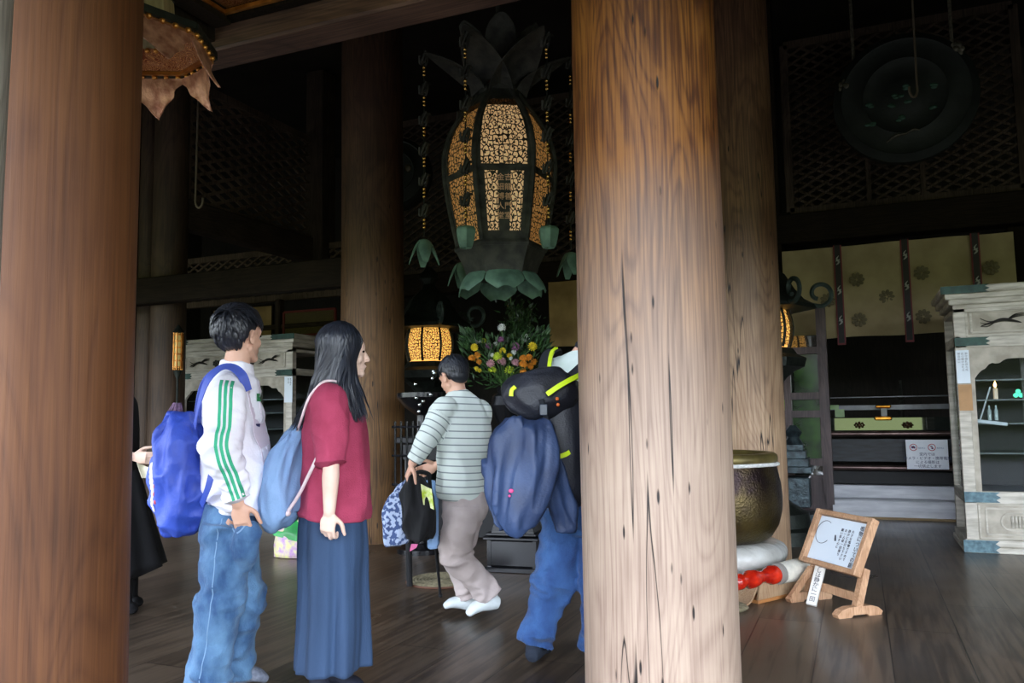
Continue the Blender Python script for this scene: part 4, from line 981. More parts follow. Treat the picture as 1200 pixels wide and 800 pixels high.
REDG = M('red_lacquer', srgb(206, 46, 22), rough=.15, col2=srgb(150, 20, 12), scale=14)
pr = [(.001, 0), (.03, .01), (.05, .03), (.052, .06), (.040, .085), (.038, .10), (.058, .125), (.058, .17), (.045, .205), (.036, .235), (.045, .265), (.062, .30), (.062, .34), (.045, .36)]
k = Ls / .66
MB().lathe([(r_ * .95, z_ * k) for r_, z_ in pr], n=28, M3=m3, cap=False).build('red_handle', REDG, t, angle=60)
MB().lathe([(.05, .352 * k), (.066, .358 * k), (.068, .38 * k), (.055, .39 * k)], n=28, M3=m3).build('grey_collar', M('collar', srgb(140, 136, 128), rough=.6), t)
MB().lathe([(.04, .385 * k), (.066, .39 * k), (.070, .5 * k), (.072, .62 * k), (.066, .655 * k), (.04, .67 * k), (.001, .672 * k)], n=28, M3=m3).build('cloth_head', M('white_cloth', srgb(232, 228, 212), rough=.85, bump=.3, scale=20), t, angle=60)

# ---------------------------------------------------------------- sign stand
dn = 4.87; BR, BL = at(1003, 672, dn), at(942, 655, dn + .45); TR = at(1022, 611, dn + .05)
ew = (BR - BL); W_ = ew.length; ew.normalize(); eh = TR - BR; eh = (eh - ew * eh.dot(ew)); Hh = eh.length; eh.normalize(); en = ew.cross(eh)
Pn, Pf = fl(1008, 719), None
t = thing('sign_stand', 'small wooden easel stand with framed white notice in brush script', 'sign stand', (BR.x, BR.y, 0))
O = V((BR.x, BR.y, 0)); bl_, tr_ = BL - O, BR + eh * Hh - O
m3 = Matrix((ew, eh, en)).transposed(); c_ = (BL + BR) / 2 + eh * Hh / 2 - O
WHT = M('white_card', srgb(226, 234, 240), rough=.5, col2=srgb(214, 224, 232), scale=2)
MB().box(c_ - en * .008, (W_ - .04, Hh - .04, .012), m3).build('notice_card', WHT, t, smooth=False)
mb = MB(); fw = .04
for s_, ln, dr, pr_ in ((-1, W_, 0, 1), (1, W_, 0, 1)):
    mb.box(c_ + eh * (s_ * (Hh / 2)), (W_ + fw, fw * .8, .05), m3, bev=.004)
for s_ in (-1, 1): mb.box(c_ + ew * (s_ * W_ / 2), (fw * .9, Hh + fw * .8, .056), m3, bev=.004)
mb.build('frame', SGN, t)
M4 = lambda x, y: (Matrix.Translation(c_ + ew * x + eh * y + en * .0) @ m3.to_4x4())
INK = M('black_ink', srgb(46, 48, 58), rough=.7)
vtext('title_writing', '鳴物についての願', .036, .033, M4(W_ * .36, Hh * .34), INK, t)
for j, col in enumerate(('大きな鳴物ですので', '静かにお打ち下さい', 'お一人様一回限り', '願い事を心に')):
    vtext('body_writing', col, .022, .022, M4(W_ * (.22 - j * .065), Hh * .24), INK, t)
mb = MB(); q = m3.to_4x4(); q.translation = c_
mb.tube([(q @ V((-W_ * .30 + .07 * math.cos(a_), .04 + .075 * math.sin(a_), .0005))) for a_ in [R(x) for x in range(60, 330, 20)]], .0016, n=5); mb.tube([q @ V((-W_ * .07, .035, .001)), q @ V((-W_ * .04, .0, .001))], [.004, .006], n=5); mb.build('brush_drawing', INK, t)
# legs, feet, brace
fb = V((en.x, en.y, 0)).normalized() * -1   # away from the reader
for (px_, py_) in ((1, 0), (-1, 0)):
    foot = V(((BR if px_ > 0 else BL).x, (BR if px_ > 0 else BL).y, 0)) - O + ew * (-.0 if px_ > 0 else .0)
    foot = V((foot.x, foot.y, 0)) + fb * -.02 + V((ew.x, ew.y, 0)) * (.02 if px_ > 0 else .06)
    bot = (BR if px_ > 0 else BL) - O + V((ew.x, ew.y, 0)) * (.0 if px_ > 0 else .05)
    m_ = Matrix((fb, zz.cross(fb), zz)).transposed().to_4x4(); m_.translation = foot + zz.cross(fb) * .028 * 0
    out = [(-.15, 0), (-.06, 0), (-.05, .012), (.05, .012), (.06, 0), (.15, 0), (.16, .02), (.13, .045), (.08, .058), (-.08, .058), (-.13, .045), (-.16, .02)]
    mb = MB(); mb.poly(out, .05, m_ @ Matrix.Translation((0, .025, 0)) @ Matrix.Rotation(R(90), 4, 'X')); mb.build('foot', SGN, t, smooth=False)
    MB().bar(foot + V((0, 0, .05)), bot + eh * .05 - en * .05, .045, .04, ref=ew).build('post', SGN, t, smooth=False)
a_ = BL - O + ew * .07; b_ = BR - O
MB().bar(V((a_.x, a_.y, .10)) , V((b_.x, b_.y, .10)), .05, .02, ref=fb).build('crossbar', SGN, t, smooth=False)
MB().bar(V((a_.x, a_.y, .03)) + fb * .16 * -1, V((a_.x, a_.y, .20)), .035, .03, ref=ew).build('brace', SGN, t, smooth=False)
# leaning white placard
b0 = fl(951, 710); tp = at(966, 649, (b0 - CAM).dot(f0) + .16); ax = tp - b0
t = thing('white_placard', 'slim white wooden placard with vertical writing leaning on the sign stand', 'placard', b0)
n_ = (CAM - b0); n_.z = 0; n_.normalize(); n_ = (n_ - r0 * .35).normalized(); axn = ax.normalized(); n_ = (n_ - axn * n_.dot(axn)).normalized(); x_ = axn.cross(n_)
m3p = Matrix((x_, axn, n_)).transposed()
PLW = M('pale_plank', srgb(234, 232, 224), rough=.6, col2=srgb(212, 206, 196), scale=6)
MB().box(ax / 2 + n_ * .012, (.062, ax.length, .022), m3p, bev=.003).build('plank', PLW, t)
m4 = Matrix.Translation(axn * (ax.length * .92) + n_ * .0236) @ m3p.to_4x4(); vtext('writing', 'お鳴らしは静かに一回', .036, ax.length * .09, m4, INK, t)

# ---------------------------------------------------------------- carved cabinets
CABM = M('weathered_white_wood', srgb(206, 200, 186), rough=.6, col2=srgb(168, 161, 146), scale=5, stretch=(1, 1, 6), bump=.15)
CABD = M('weathered_white_wood_carved', srgb(188, 180, 164), rough=.65, col2=srgb(156, 148, 132), scale=9)
FIT = M('blue_green_fitting', srgb(92, 120, 128), rough=.5, metal=.35, col2=srgb(60, 84, 92), scale=30)
FITG = M('dark_green_fitting', srgb(42, 72, 62), rough=.5, metal=.35, col2=srgb(28, 50, 44), scale=20)
CGLASS = bpy.data.materials.new('cabinet_glass'); CGLASS.use_nodes = True; _nt = CGLASS.node_tree; _nt.nodes.remove(_nt.nodes['Principled BSDF'])
_tr = _nt.nodes.new('ShaderNodeBsdfTransparent'); _tr.inputs[0].default_value = (.9, .93, .93, 1); _gl = _nt.nodes.new('ShaderNodeBsdfGlossy'); _gl.inputs['Roughness'].default_value = .04; _fr = _nt.nodes.new('ShaderNodeFresnel'); _fr.inputs[0].default_value = 1.16; _mx = _nt.nodes.new('ShaderNodeMixShader')
_nt.links.new(_fr.outputs[0], _mx.inputs[0]); _nt.links.new(_tr.outputs[0], _mx.inputs[1]); _nt.links.new(_gl.outputs[0], _mx.inputs[2]); _nt.links.new(_mx.outputs[0], _nt.nodes['Material Output'].inputs[0])
CARV = M('black_carving', srgb(40, 38, 34), rough=.5)
def cabinet(label, loc, w, notes):
    """notes: side of paper slip ('L' / 'R')"""
    t = thing('carved_cabinet', label, 'cabinet', loc); D_ = .80; F_ = .09
    def bx(nm, x0, x1, z0, z1, y0=0., y1=.05, mat=CABM, bev=.004): return MB().box(((x0 + x1) / 2, (y0 + y1) / 2, (z0 + z1) / 2), (x1 - x0, y1 - y0, z1 - z0), bev=bev).build(nm, mat, t)
    mb = MB()
    B = lambda x0, x1, y0, y1, z0, z1, bev=.004: mb.box(((x0 + x1) / 2, (y0 + y1) / 2, (z0 + z1) / 2), (x1 - x0, y1 - y0, z1 - z0), bev=bev)
    for x in (0, w - F_):
        B(x, x + F_, 0, .08, .09, 2.06); B(x, x + F_, D_ - .06, D_, .09, 2.06)
    B(0, w, 0, .07, .40, .50); B(0, w, 0, .08, 1.70, 1.79); B(0, w, -.005, .08, 2.03, 2.07)
    for x in (0, w - .05): B(x, x + .05, 0, D_, .40, .49); B(x, x + .05, 0, D_, 1.72, 1.80)
    B(0, w, D_ - .03, D_, .09, .45)
    mb.build('carcass', CABM, t)
    mb = MB(); B2 = lambda x0, x1, y0, y1, z0, z1: mb.box(((x0 + x1) / 2, (y0 + y1) / 2, (z0 + z1) / 2), (x1 - x0, y1 - y0, z1 - z0), bev=.006)
    B2(-.03, w + .03, -.03, D_ + .02, 0, .05); B2(-.015, w + .015, -.015, D_ + .01, .05, .11); mb.build('plinth', CABM, t)
    mb = MB(); mb.box((w / 2, D_ / 2 - .01, 2.09), (w + .06, D_ + .06, .05), bev=.008); mb.box((w / 2, D_ / 2 - .01, 2.135), (w + .12, D_ + .1, .05), bev=.008); mb.box((w / 2, D_ / 2 - .01, 2.19), (w + .18, D_ + .14, .06), bev=.012); mb.build('cornice', CABM, t)
    bx('top_board', 0, w, 2.0, 2.04, .0, D_)
    # frieze
    bx('frieze_board', F_, w - F_, 1.78, 2.04, .03, .05, CABD)
    mb = MB()
    for e in (0, .035):
        x0, x1, z0, z1 = F_ + .01 + e, w - F_ - .01 - e, 1.80 + e * .8, 2.03 - e * .8
        for a_, b_ in (((x0, z0), (x1, z0)), ((x0, z1), (x1, z1)), ((x0, z0), (x0, z1)), ((x1, z0), (x1, z1))): mb.bar((a_[0], .028 - e * .1, a_[1]), (b_[0], .028 - e * .1, b_[1]), .016)
    mb.build('frieze_moulding', CABM, t, smooth=False)
    n_c = 3
    for i in range(n_c):
        cx = w * (i + .5) / n_c if False else F_ + .28 + (w - 2 * F_ - .56) * i / (n_c - 1); cz_ = 1.915; mb = MB()
        mb.tube([(cx - .16, .02, cz_ - .035), (cx - .08, .015, cz_ - .01), (cx, .01, cz_ + .01), (cx + .08, .015, cz_ - .005), (cx + .13, .02, cz_ - .02)], [.006, .016, .026, .018, .006], n=8, flat=.6)
        for q in range(3): mb.tube([(cx + .02, .015, cz_), (cx + .09, .018, cz_ + .03 + q * .01), (cx + .17, .02, cz_ + .045 + q * .012 - .01)], [.012, .010, .003], n=6, flat=.5)
        for q in range(3): mb.tube([(cx - .05, .015, cz_), (cx - .11, .018, cz_ + .0 - q * .02), (cx - .17, .02, cz_ + .03 - q * .035)], [.010, .008, .003], n=6, flat=.5)
        mb.build('bird_carving', CARV, t)
        if i < n_c - 1:
            cx2 = cx + (w - 2 * F_ - .56) / (n_c - 1) / 2; mb = MB()
            for q in range(7): a_ = q * 2 * PI / 7; mb.ell((cx2 + .045 * math.cos(a_), .018, cz_ - .01 + .03 * math.sin(a_)), (.02, .008, .016), n=8, m=6)
            mb.ell((cx2, .015, cz_ - .01), (.02, .012, .02), n=8, m=6); mb.build('flower_carving', CARV, t)
    # arched glass front: frame board with an ogee head
    x0, x1, z0, z1 = F_, w - F_, .50, 1.70; xm = (x0 + x1) / 2; e = .045
    def top(x):
        s_ = abs(x - xm) / (xm - x0 - e); s_ = min(s_, 1)
        return 1.60 - .16 * max(0, (s_ - .72) / .28) ** 2.2 - .035 * (math.exp(-((s_ - .78) / .05) ** 2)) - .02 * math.exp(-((s_ - .9) / .03) ** 2)
    mb = MB(); N = 60
    for i in range(N):
        xa, xb = x0 + e + (x1 - x0 - 2 * e) * i / N, x0 + e + (x1 - x0 - 2 * e) * (i + 1) / N
        ta, tb = top(xa), top(xb)
        mb.add([V((xa, .015, ta)), V((xb, .015, tb)), V((xb, .015, z1)), V((xa, .015, z1)), V((xa, .05, ta)), V((xb, .05, tb)), V((xb, .05, z1)), V((xa, .05, z1))], [(0, 1, 2, 3), (7, 6, 5, 4), (0, 4, 5, 1)])
    for xa in (x0, x1 - e): mb.box((xa + e / 2, .032, (z0 + z1) / 2), (e, .035, z1 - z0))
    mb.build('arched_frame', CABD, t, smooth=False)
    bx('front_glass', x0, x1, z0, z1, .052, .058, CGLASS, bev=0)
    for x in (.03, w - .035): bx('side_glass', x, x + .006, .5, 1.72, .08, D_ - .06, CGLASS, bev=0)
    for z in (.80, 1.05, 1.25, 1.42):
        bx('glass_shelf', .06, w - .06, z, z + .012, .16, D_ - .10, M('shelf_edge', srgb(86, 94, 96), rough=.25), bev=0)
    bx('inner_floor', .04, w - .04, .46, .49, .06, D_ - .02, M('grey_inside', srgb(60, 66, 74), rough=.3))
    bx('back_lining', .04, w - .04, .49, 1.75, D_ - .03, D_ - .01, BLACKM)
    for x in (w * .28, w * .62): MB().box((x, .30, 1.1), (.035, .02, 1.2)).build('inner_stile', M('inner_stile', srgb(70, 66, 62), rough=.5), t, smooth=False)
    # lower panel
    bx('lower_panel', F_, w - F_, .10, .42, .03, .05, CABD)
    mb = MB()
    for e_ in (0, .05):
        xa, xb, za, zb = F_ + .015 + e_, w - F_ - .015 - e_, .115 + e_ * .7, .395 - e_ * .7
        for p_, q_ in (((xa, za), (xb, za)), ((xa, zb), (xb, zb)), ((xa, za), (xa, zb)), ((xb, za), (xb, zb))): mb.bar((p_[0], .027, p_[1]), (q_[0], .027, q_[1]), .014)
    mb.build('panel_moulding', CABM, t, smooth=False)
    for cx in ((F_ + .40, w - F_ - .40) if w > 1.6 else (w / 2,)):
        mb = MB(); hw, hh = .23, .068; zc_ = .255
        out = [(cx + s_ * (hw - hh) + hh * math.cos(a_), .026, zc_ + hh * math.sin(a_)) for s_, rng in ((1, range(-90, 91, 30)), (-1, range(90, 271, 30))) for a_ in [R(q) for q in rng]]
        for i in range(len(out)): mb.bar(out[i], out[(i + 1) % len(out)], .013)
        for i in range(13): x_ = cx - .15 + i * .025; mb.tube([(x_, .024, zc_ - .048), (x_, .016, zc_), (x_, .024, zc_ + .048)], .0095, n=6)
        mb.build('ribbed_cartouche', CABM, t)
    # metal corner fittings
    def fit(x0_, z0_, h_, L_, mat, y=-.004, dr=1):
        n_ = 4; pts = [(0, 0), (L_, 0), (L_ - .03, h_ * .25), (L_ + .005, h_ * .5), (L_ - .03, h_ * .75), (L_, h_), (0, h_)]
        if dr < 0: pts = [(-a_, b_) for a_, b_ in pts][::-1]
        MB().poly(pts, .008, Matrix.Translation((x0_, y + .004, z0_)) @ Matrix.Rotation(R(90), 4, 'X')).build('metal_fitting', mat, t, smooth=False)
    for s_ in (1, -1):
        X = (lambda v: v) if s_ > 0 else (lambda v: w - v)
        fit(X(-.09), 2.155, .065, .36, FITG, y=-.085, dr=s_)
        fit(X(0), 1.715, .07, .26, FITG, y=-.004, dr=s_)
        fit(X(0), .41, .085, .26, FIT, y=-.004, dr=s_)
        fit(X(-.03), .004, .10, .26, FIT, y=-.034, dr=s_)
    return t
p = fl(1130, 647)
CX, CY = p.x + .03, p.y + .03
cabinet('carved pale wooden glazed cabinet at the right edge of the photo', (CX, CY, 0), 1.9, 'L')
p2 = at(355, 400, 10.0)
cabinet('carved pale wooden glazed cabinet beyond the two standing visitors', (p2.x - 1.95, p2.y - .1, 0), 1.87, 'R')
CLX, CLY = p2.x - 1.95, p2.y - .1
# slip + tag on each cabinet stile
def slip(label, x, y, z0, z1, w_, mat, writing=None):
    t = thing('paper_slip' if writing else 'wooden_tag', label, 'note' if writing else 'tag', (x, y, z0))
    MB().box((0, -.006, (z1 - z0) / 2), (w_, .006, z1 - z0)).build('slip_sheet' if writing else 'tag_board', mat, t, smooth=False)
    if writing:
        for j, col in enumerate(writing):
            vtext('writing', col, .022, .023, facing((w_ * (.28 - .27 * j), -.0095, (z1 - z0) * .90), (0, -1, 0)), LINK, t)
LINK = M('light_ink', srgb(120, 126, 132), rough=.8)
slip('white paper slip with faint writing on the right cabinet\'s left stile', CX + .05, CY, 1.40, 1.68, .10, WHT, ('御守御札授与所', '此の棚のお札は', '御自由に'))
slip('plain tan wooden tag below the white slip on the right cabinet', CX + .055, CY, 1.17, 1.39, .10, M('tan_tag', srgb(186, 142, 94), rough=.6, scale=8))
slip('white paper slip on the right stile of the far cabinet', CLX + 1.82, CLY, 1.38, 1.70, .12, WHT, ('御守御札', '授与所'))
# candle and small things inside the right cabinet
def candle(label, x, y, z, h=.09, grp=None):
    t = thing('candle', label, 'candle', (x, y, z), 0, grp)
    MB().lathe([(.018, 0), (.018, h), (.012, h + .004), (.001, h + .004)], n=16, cap=True).build('wax', M('wax', srgb(236, 230, 214), rough=.4, emit=(1, .6, .3), estr=.25), t)
    MB().lathe([(.001, 0), (.010, .012), (.012, .022), (.006, .042), (.001, .055)], c=(0, 0, h + .008), n=12, cap=False).build('flame', M('flame', (1, .6, .2), emit=(1., .55, .18), estr=14.), t)
q = atY(1167, 466, CY + .25); candle('short lit candle glowing on a shelf inside the right cabinet', q.x, CY + .25, 1.265)
q = atY(303, 450, CLY + .3); candle('lit candle glowing at the left inside the far cabinet', q.x, CLY + .3, 1.437, .05)
q = atY(343, 480, CLY + .3); candle('lit candle glowing low at the right inside the far cabinet', q.x, CLY + .3, 1.265, .05)
# rack with white rods
q = atY(1152, 510, CY + .2)
t = thing('white_rack', 'white slanting rack with small bottles inside the right cabinet', 'rack', (q.x, CY + .2, 1.068))
WM = M('white_metal', srgb(210, 216, 222), rough=.35)
MB().box((.05, 0, .0), (.26, .14, .03), Matrix.Rotation(R(8), 3, 'Y'), bev=.006).build('tray', WM, t)
MB().bar((-.02, -.02, .01), (.075, -.02, .30), .022, .010).build('slanting_rod', WM, t, smooth=False)
MB().bar((-.075, -.02, .01), (-.075, -.02, .14), .012, .010).build('upright_rod', WM, t, smooth=False)
for x_ in (.055, .105):
    o = MB().lathe([(.014, 0), (.015, .08), (.007, .10), (.007, .125), (.001, .127)], n=14, cap=True).build('glass_bottle', M('bottle_glass', srgb(190, 205, 205), rough=.1, spec=.8)); o.location = (q.x + x_ - .0, CY + .17, 1.085); tag(o, 'tiny pale bottle standing on the white rack in the right cabinet', 'bottle', 'tiny bottles on the white rack')
q = atY(1193, 457, CY + .3); mb = MB()
for a_ in (90, 210, 330): mb.ell((.022 * math.cos(R(a_)), 0, .022 * math.sin(R(a_))), (.02, .008, .02), n=12, m=8)
o = mb.build('green_lamp', M('green_glow', (.1, .6, .4), emit=(.1, .9, .5), estr=1.2)); o.location = (q.x, CY + .3, 1.275 + .03); tag(o, 'tiny green three-lobed lamp on a shelf of the right cabinet', 'lamp')
# notices at the altar
def notice(label, pxa, pya, pxb, pyb, Y, full=True):
    a_, b_ = atY(pxa, pya, Y), atY(pxb, pyb, Y); w_, h_ = b_.x - a_.x, a_.z - b_.z; c = V(((a_.x + b_.x) / 2, Y, (a_.z + b_.z) / 2))
    t = thing('notice_board', label, 'sign', c); MB().box((0, 0, 0), (w_, .012, h_), bev=.003).build('board', M('notice_white', srgb(246, 250, 255), rough=.4, col2=srgb(240, 246, 252)), t)
    if full:
        RED = M('prohibit_red', srgb(206, 60, 84), rough=.5); BLU = M('notice_ink', srgb(60, 76, 120), rough=.6)
        for sx_, kind in ((-.32, 0), (.12, 1)):
            cc = V((w_ * sx_, -.0075, h_ * .24)); mb = MB()
            mb.tube([cc + V((.034 * math.cos(R(a)), 0, .034 * math.sin(R(a)))) for a in range(0, 361, 30)], .0035, n=6)
            mb.bar(cc + V((-.024, 0, .024)), cc + V((.024, 0, -.024)), .004)
            mb.build('prohibition_ring', RED, t, smooth=False)
            mb = MB()
            if kind == 0: mb.box(cc, (.038, .003, .02)); mb.box(cc + V((0, 0, .012)), (.014, .003, .008))
            else: mb.box(cc + V((-.004, 0, .012)), (.022, .003, .008)); mb.box(cc + V((.004, 0, -.008)), (.016, .003, .02))
            mb.build('pictogram', BLU, t, smooth=False)
            text('caption', '撮影禁止' if kind == 0 else '携帯禁止', .018, facing((w_ * (sx_ + .20), -.0075, h_ * .22), (0, -1, 0)), M('faint_ink', srgb(140, 156, 190)), t)
        for i, ln in enumerate(('堂内では', 'カメラ・ビデオ・携帯電話', 'による撮影は', '一切禁止します')):
            text('writing', ln, .038, facing((0, -.0075, h_ * (.02 - .135 * i)), (0, -1, 0)), BLU, t, ext=.0006)
    return t
notice('white no-photography notice with two red prohibition rings on the altar rail', 1061, 515, 1112.5, 550, 9.66)
notice('white board edge showing between the notice and the right cabinet', 1116.5, 519, 1124, 548, 9.72, full=False)
# ================================================================ people
SKIN = M('skin', srgb(222, 176, 150), rough=.5, col2=srgb(206, 156, 130), scale=6)
SKIN2 = M('skin_pale', srgb(232, 200, 180), rough=.5, col2=srgb(220, 180, 160), scale=6)
def hair_mat(name, c, c2):
    m = M(name, c, rough=.42, col2=c2, scale=30, stretch=(1, 1, .15), spec=.6); return m
HAIR = hair_mat('black_hair', (.012, .014, .020), (.006, .007, .010))
HAIRB = hair_mat('blue_black_hair', (.016, .020, .030), (.007, .008, .012))

class Person:
    """local frame: root on the floor; joints come from photo pixels plus a depth offset (metres away from the viewer)"""
    def __init__(s, name, label, px0, d0, group=None):
        s.d0 = d0; b = at(px0, 600, d0); s.root = V((b.x, b.y, 0))
        s.t = thing(name, label, 'person', s.root, 0, group); s.t.rotation_euler.z = PSI
        s.inv = Matrix.Rotation(-PSI, 3, 'Z')
    def J(s, px, py, dy=0.): return s.inv @ (at(px, py, s.d0 + dy) - s.root)
def tapered(mb, a, b, ra, rb): mb.tube([a, b], [ra, rb], n=14, steps=2, rcap=True)
def head_frame(F_, U_):
    F_ = V(F_).normalized(); L_ = V(U_).cross(F_).normalized(); U_ = F_.cross(L_); return F_, L_, U_
def head_mesh(mb, c, F_, U_, s=1.):
    F_, L_, U_ = head_frame(F_, U_); m3 = Matrix((F_, L_, U_)).transposed()
    P = lambda f, l, u: c + F_ * f * s + L_ * l * s + U_ * u * s
    E = lambda p, r: mb.ell(P(*p), tuple(x * s for x in r), m3, n=20, m=14)
    T = lambda a, b, ra, rb: mb.tube([P(*a), P(*b)], [ra * s, rb * s], n=10, steps=2, rcap=True)
    E((-.012, 0, .028), (.094, .074, .085)); E((.018, 0, -.022), (.068, .064, .078)); E((.035, 0, -.06), (.045, .045, .052))
    E((.070, 0, -.098), (.022, .026, .020)); E((.066, 0, -.062), (.024, .030, .030)); E((.060, 0, .02), (.030, .050, .045))
    for q in (-1, 1):
        T((.0, q * .052, -.06), (.058, q * .016, -.098), .017, .015); E((.050, q * .036, -.032), (.026, .024, .026))
        T((.074, q * .008, .022), (.066, q * .046, .020), .010, .008)      # brow
        E((-.010, q * .080, -.012), (.020, .007, .033)); T((-.014, q * .088, .014), (-.024, q * .088, -.01), .006, .006); E((-.002, q * .078, -.036), (.008, .006, .010)); T((-.004, q * .072, .0), (-.006, q * .072, -.03), .012, .012)
        E((.092, q * .010, -.040), (.009, .008, .007))
    T((.082, 0, .008), (.104, 0, -.034), .009, .012)
    T((.082, -.017, -.066), (.082, .017, -.066), .006, .006); T((.094, 0, -.065), (.088, 0, -.066), .007, .009); T((.080, -.014, -.077), (.080, .014, -.077), .006, .006); E((.086, 0, -.077), (.008, .012, .007))
    return P, m3
def hand_mesh(mb, w, D_, N_, side, curl=.5, s=1., spread=.06):
    """w wrist, D_ to fingers, N_ palm normal, side=+1/-1 picks the thumb side (D x N * side)"""
    D_ = V(D_).normalized(); N_ = V(N_); N_ = (N_ - D_ * N_.dot(D_)).normalized(); T_ = D_.cross(N_) * side
    m3 = Matrix((T_, D_, N_)).transposed()
    mb.tube([w - D_ * .02, w + D_ * .03 * s, w + D_ * .085 * s], [.024 * s, .031 * s, .034 * s], n=14, flat=.5, ref=N_, rcap=False)
    mb.ell(w + D_ * .05 * s, (.040 * s, .046 * s, .016 * s), m3, n=16, m=10)
    for i, (o, L_, r_) in enumerate(((.029, .072, .0092), (.010, .080, .0095), (-.010, .075, .0092), (-.028, .060, .0082))):
        p = w + D_ * (.084 - .006 * abs(i - 1)) * s + T_ * o * s; d = (D_ + T_ * (spread * (1.2 - i))).normalized(); pts = [p - d * .02 * s]; a = 0
        pts.append(p)
        for q, f in enumerate((.45, .32, .25)):
            a += curl * (.55 + .45 * q) * (1 + .1 * i); dd = d * math.cos(a) + N_ * math.sin(a); p = p + dd * L_ * f * s; pts.append(p)
        mb.tube(pts, [r_ * s * 1.05, r_ * s * 1.05, r_ * s, r_ * .95 * s, r_ * .78 * s], n=10, steps=12, rcap=True)
    p = w + D_ * .022 * s + T_ * .026 * s + N_ * .006 * s; d1 = (D_ * .65 + T_ * .7 + N_ * .25 * (1 + curl)).normalized(); d2 = (D_ * .9 + T_ * .25 + N_ * .4 * curl).normalized()
    mb.tube([p - d1 * .01, p + d1 * .04 * s, p + d1 * .04 * s + d2 * .032 * s, p + d1 * .04 * s + d2 * .055 * s], [.013 * s, .011 * s, .0098 * s, .0078 * s], n=10, steps=10, rcap=True)
def foot_mesh(mb, ank, toe, r=.038, up=None, h=.06):
    """ank centre of the ankle, toe tip near the ground"""
    d = toe - ank; dh = V((d.x, d.y, 0)).normalized() if abs(d.x) + abs(d.y) > 1e-4 else V((1, 0, 0)); sd = dh.cross(zz).normalized()
    heel = ank - dh * .045 + V((0, 0, -.045)); fall = (toe - ank)
    mid = ank.lerp(toe, .45) + V((0, 0, .0)); ball = ank.lerp(toe, .78) + V((0, 0, .006))
    mb.loft([heel + V((0, 0, .005)), ank - V((0, 0, .035)), mid - V((0, 0, .008)), ball, toe], [.026, .036, .042, .047, .022], [.028, .040, .030, .022, .013], sd, n=20, steps=14)
    mb.tube([ank + V((0, 0, .04)), ank - V((0, 0, .03))], [.036, .038], n=14, steps=2, rcap=True)
def wrinkle(t, th, seed, K, A, tw=1.3):
    v = noise.noise(V((math.cos(th) * tw + seed, math.sin(th) * tw, t * K))); return A * (1 - abs(v) * 2.6) * 1.0
def fold_ridge(seed, A, sx=9, sz=2.):
    return lambda co, n: A * (.45 - abs(noise.noise(V((co.x * sx + seed, co.y * sx, co.z * sz + .3 * noise.noise(co * 3))))) * 2.4) + A * .3 * noise.noise(V((co.x * sx * 2.5, co.y * sx * 2.5 + seed, co.z * sz * 3)))
def fold_noise(seed, A, sx=14, sz=5):
    return lambda co, n: A * (noise.noise(V((co.x * sx + seed, co.y * sx, co.z * sz))) + .5 * noise.noise(V((co.x * sx * 2.3 + seed, co.y * sx * 2.3, co.z * sz * 2.4))))
def body(P, j, skin, vox=.0042, head=True, s=1., arms=(1, 1), hands=((.5, 1), (.5, 1)), legr=1.):
    """one continuous body mesh from joints j"""
    mb = MB()
    side_h = (j['hipL'] - j['hipR']).normalized(); side_s = (j['shL'] - j['shR']).normalized(); sm = (side_h + side_s).normalized()
    pel = (j['hipL'] + j['hipR']) / 2; shm = (j['shL'] + j['shR']) / 2; nk = j['neck']
    w1 = pel.lerp(shm, .35); w2 = pel.lerp(shm, .72)
    for k in ('waist', 'chest'):
        pass
    w1 = j.get('waist', w1); w2 = j.get('chest', w2)
    mb.loft([pel - (w1 - pel).normalized() * .08, pel, w1, w2, shm + (nk - shm) * .15, nk], [.09 * s, .13 * s, .105 * s, .125 * s, .14 * s, .05 * s], [.065 * s, .075 * s, .065 * s, .08 * s, .062 * s, .05 * s], [side_h, side_h, sm, side_s, side_s, side_s], n=28, steps=20)
    if head:
        hc = j['head']; mb.tube([nk - (hc - nk) * .2, nk.lerp(hc, .4), hc - V(j['hU']).normalized() * .03 - V(j['hF']).normalized() * .015], [.062 * s, .054 * s, .056 * s], n=18, steps=6, rcap=True)
        head_mesh(mb, hc, j['hF'], j['hU'], s=j.get('hs', 1.))
    for q, S_ in ((0, 'L'), (1, 'R')):
        if arms[q]:
            sh, el, wr = j['sh' + S_], j['el' + S_], j['wr' + S_]
            mb.tube([sh, sh.lerp(el, .5), el, el.lerp(wr, .3), wr], [.052 * s, .046 * s, .037 * s, .038 * s, .026 * s], n=16, steps=16, rcap=True)
            mb.ell(sh, .055 * s)
            if ('hd' + S_) in j:
                D_, N_, sd_, cu_ = j['hd' + S_]; hand_mesh(mb, wr, D_, N_, sd_, cu_, s=j.get('handscale', 1.))
        hp, kn, an = j['hip' + S_], j['kn' + S_], j['an' + S_]
        mb.tube([hp, hp.lerp(kn, .5), kn, kn.lerp(an, .3), an], [.082 * s * legr, .068 * s * legr, .052 * s * legr, .052 * s * legr, .036 * s], n=18, steps=16, rcap=True)
        foot_mesh(mb, an, j['toe' + S_])
    o = mb.build('body', skin, P.t); remesh(o, vox, 2); return o
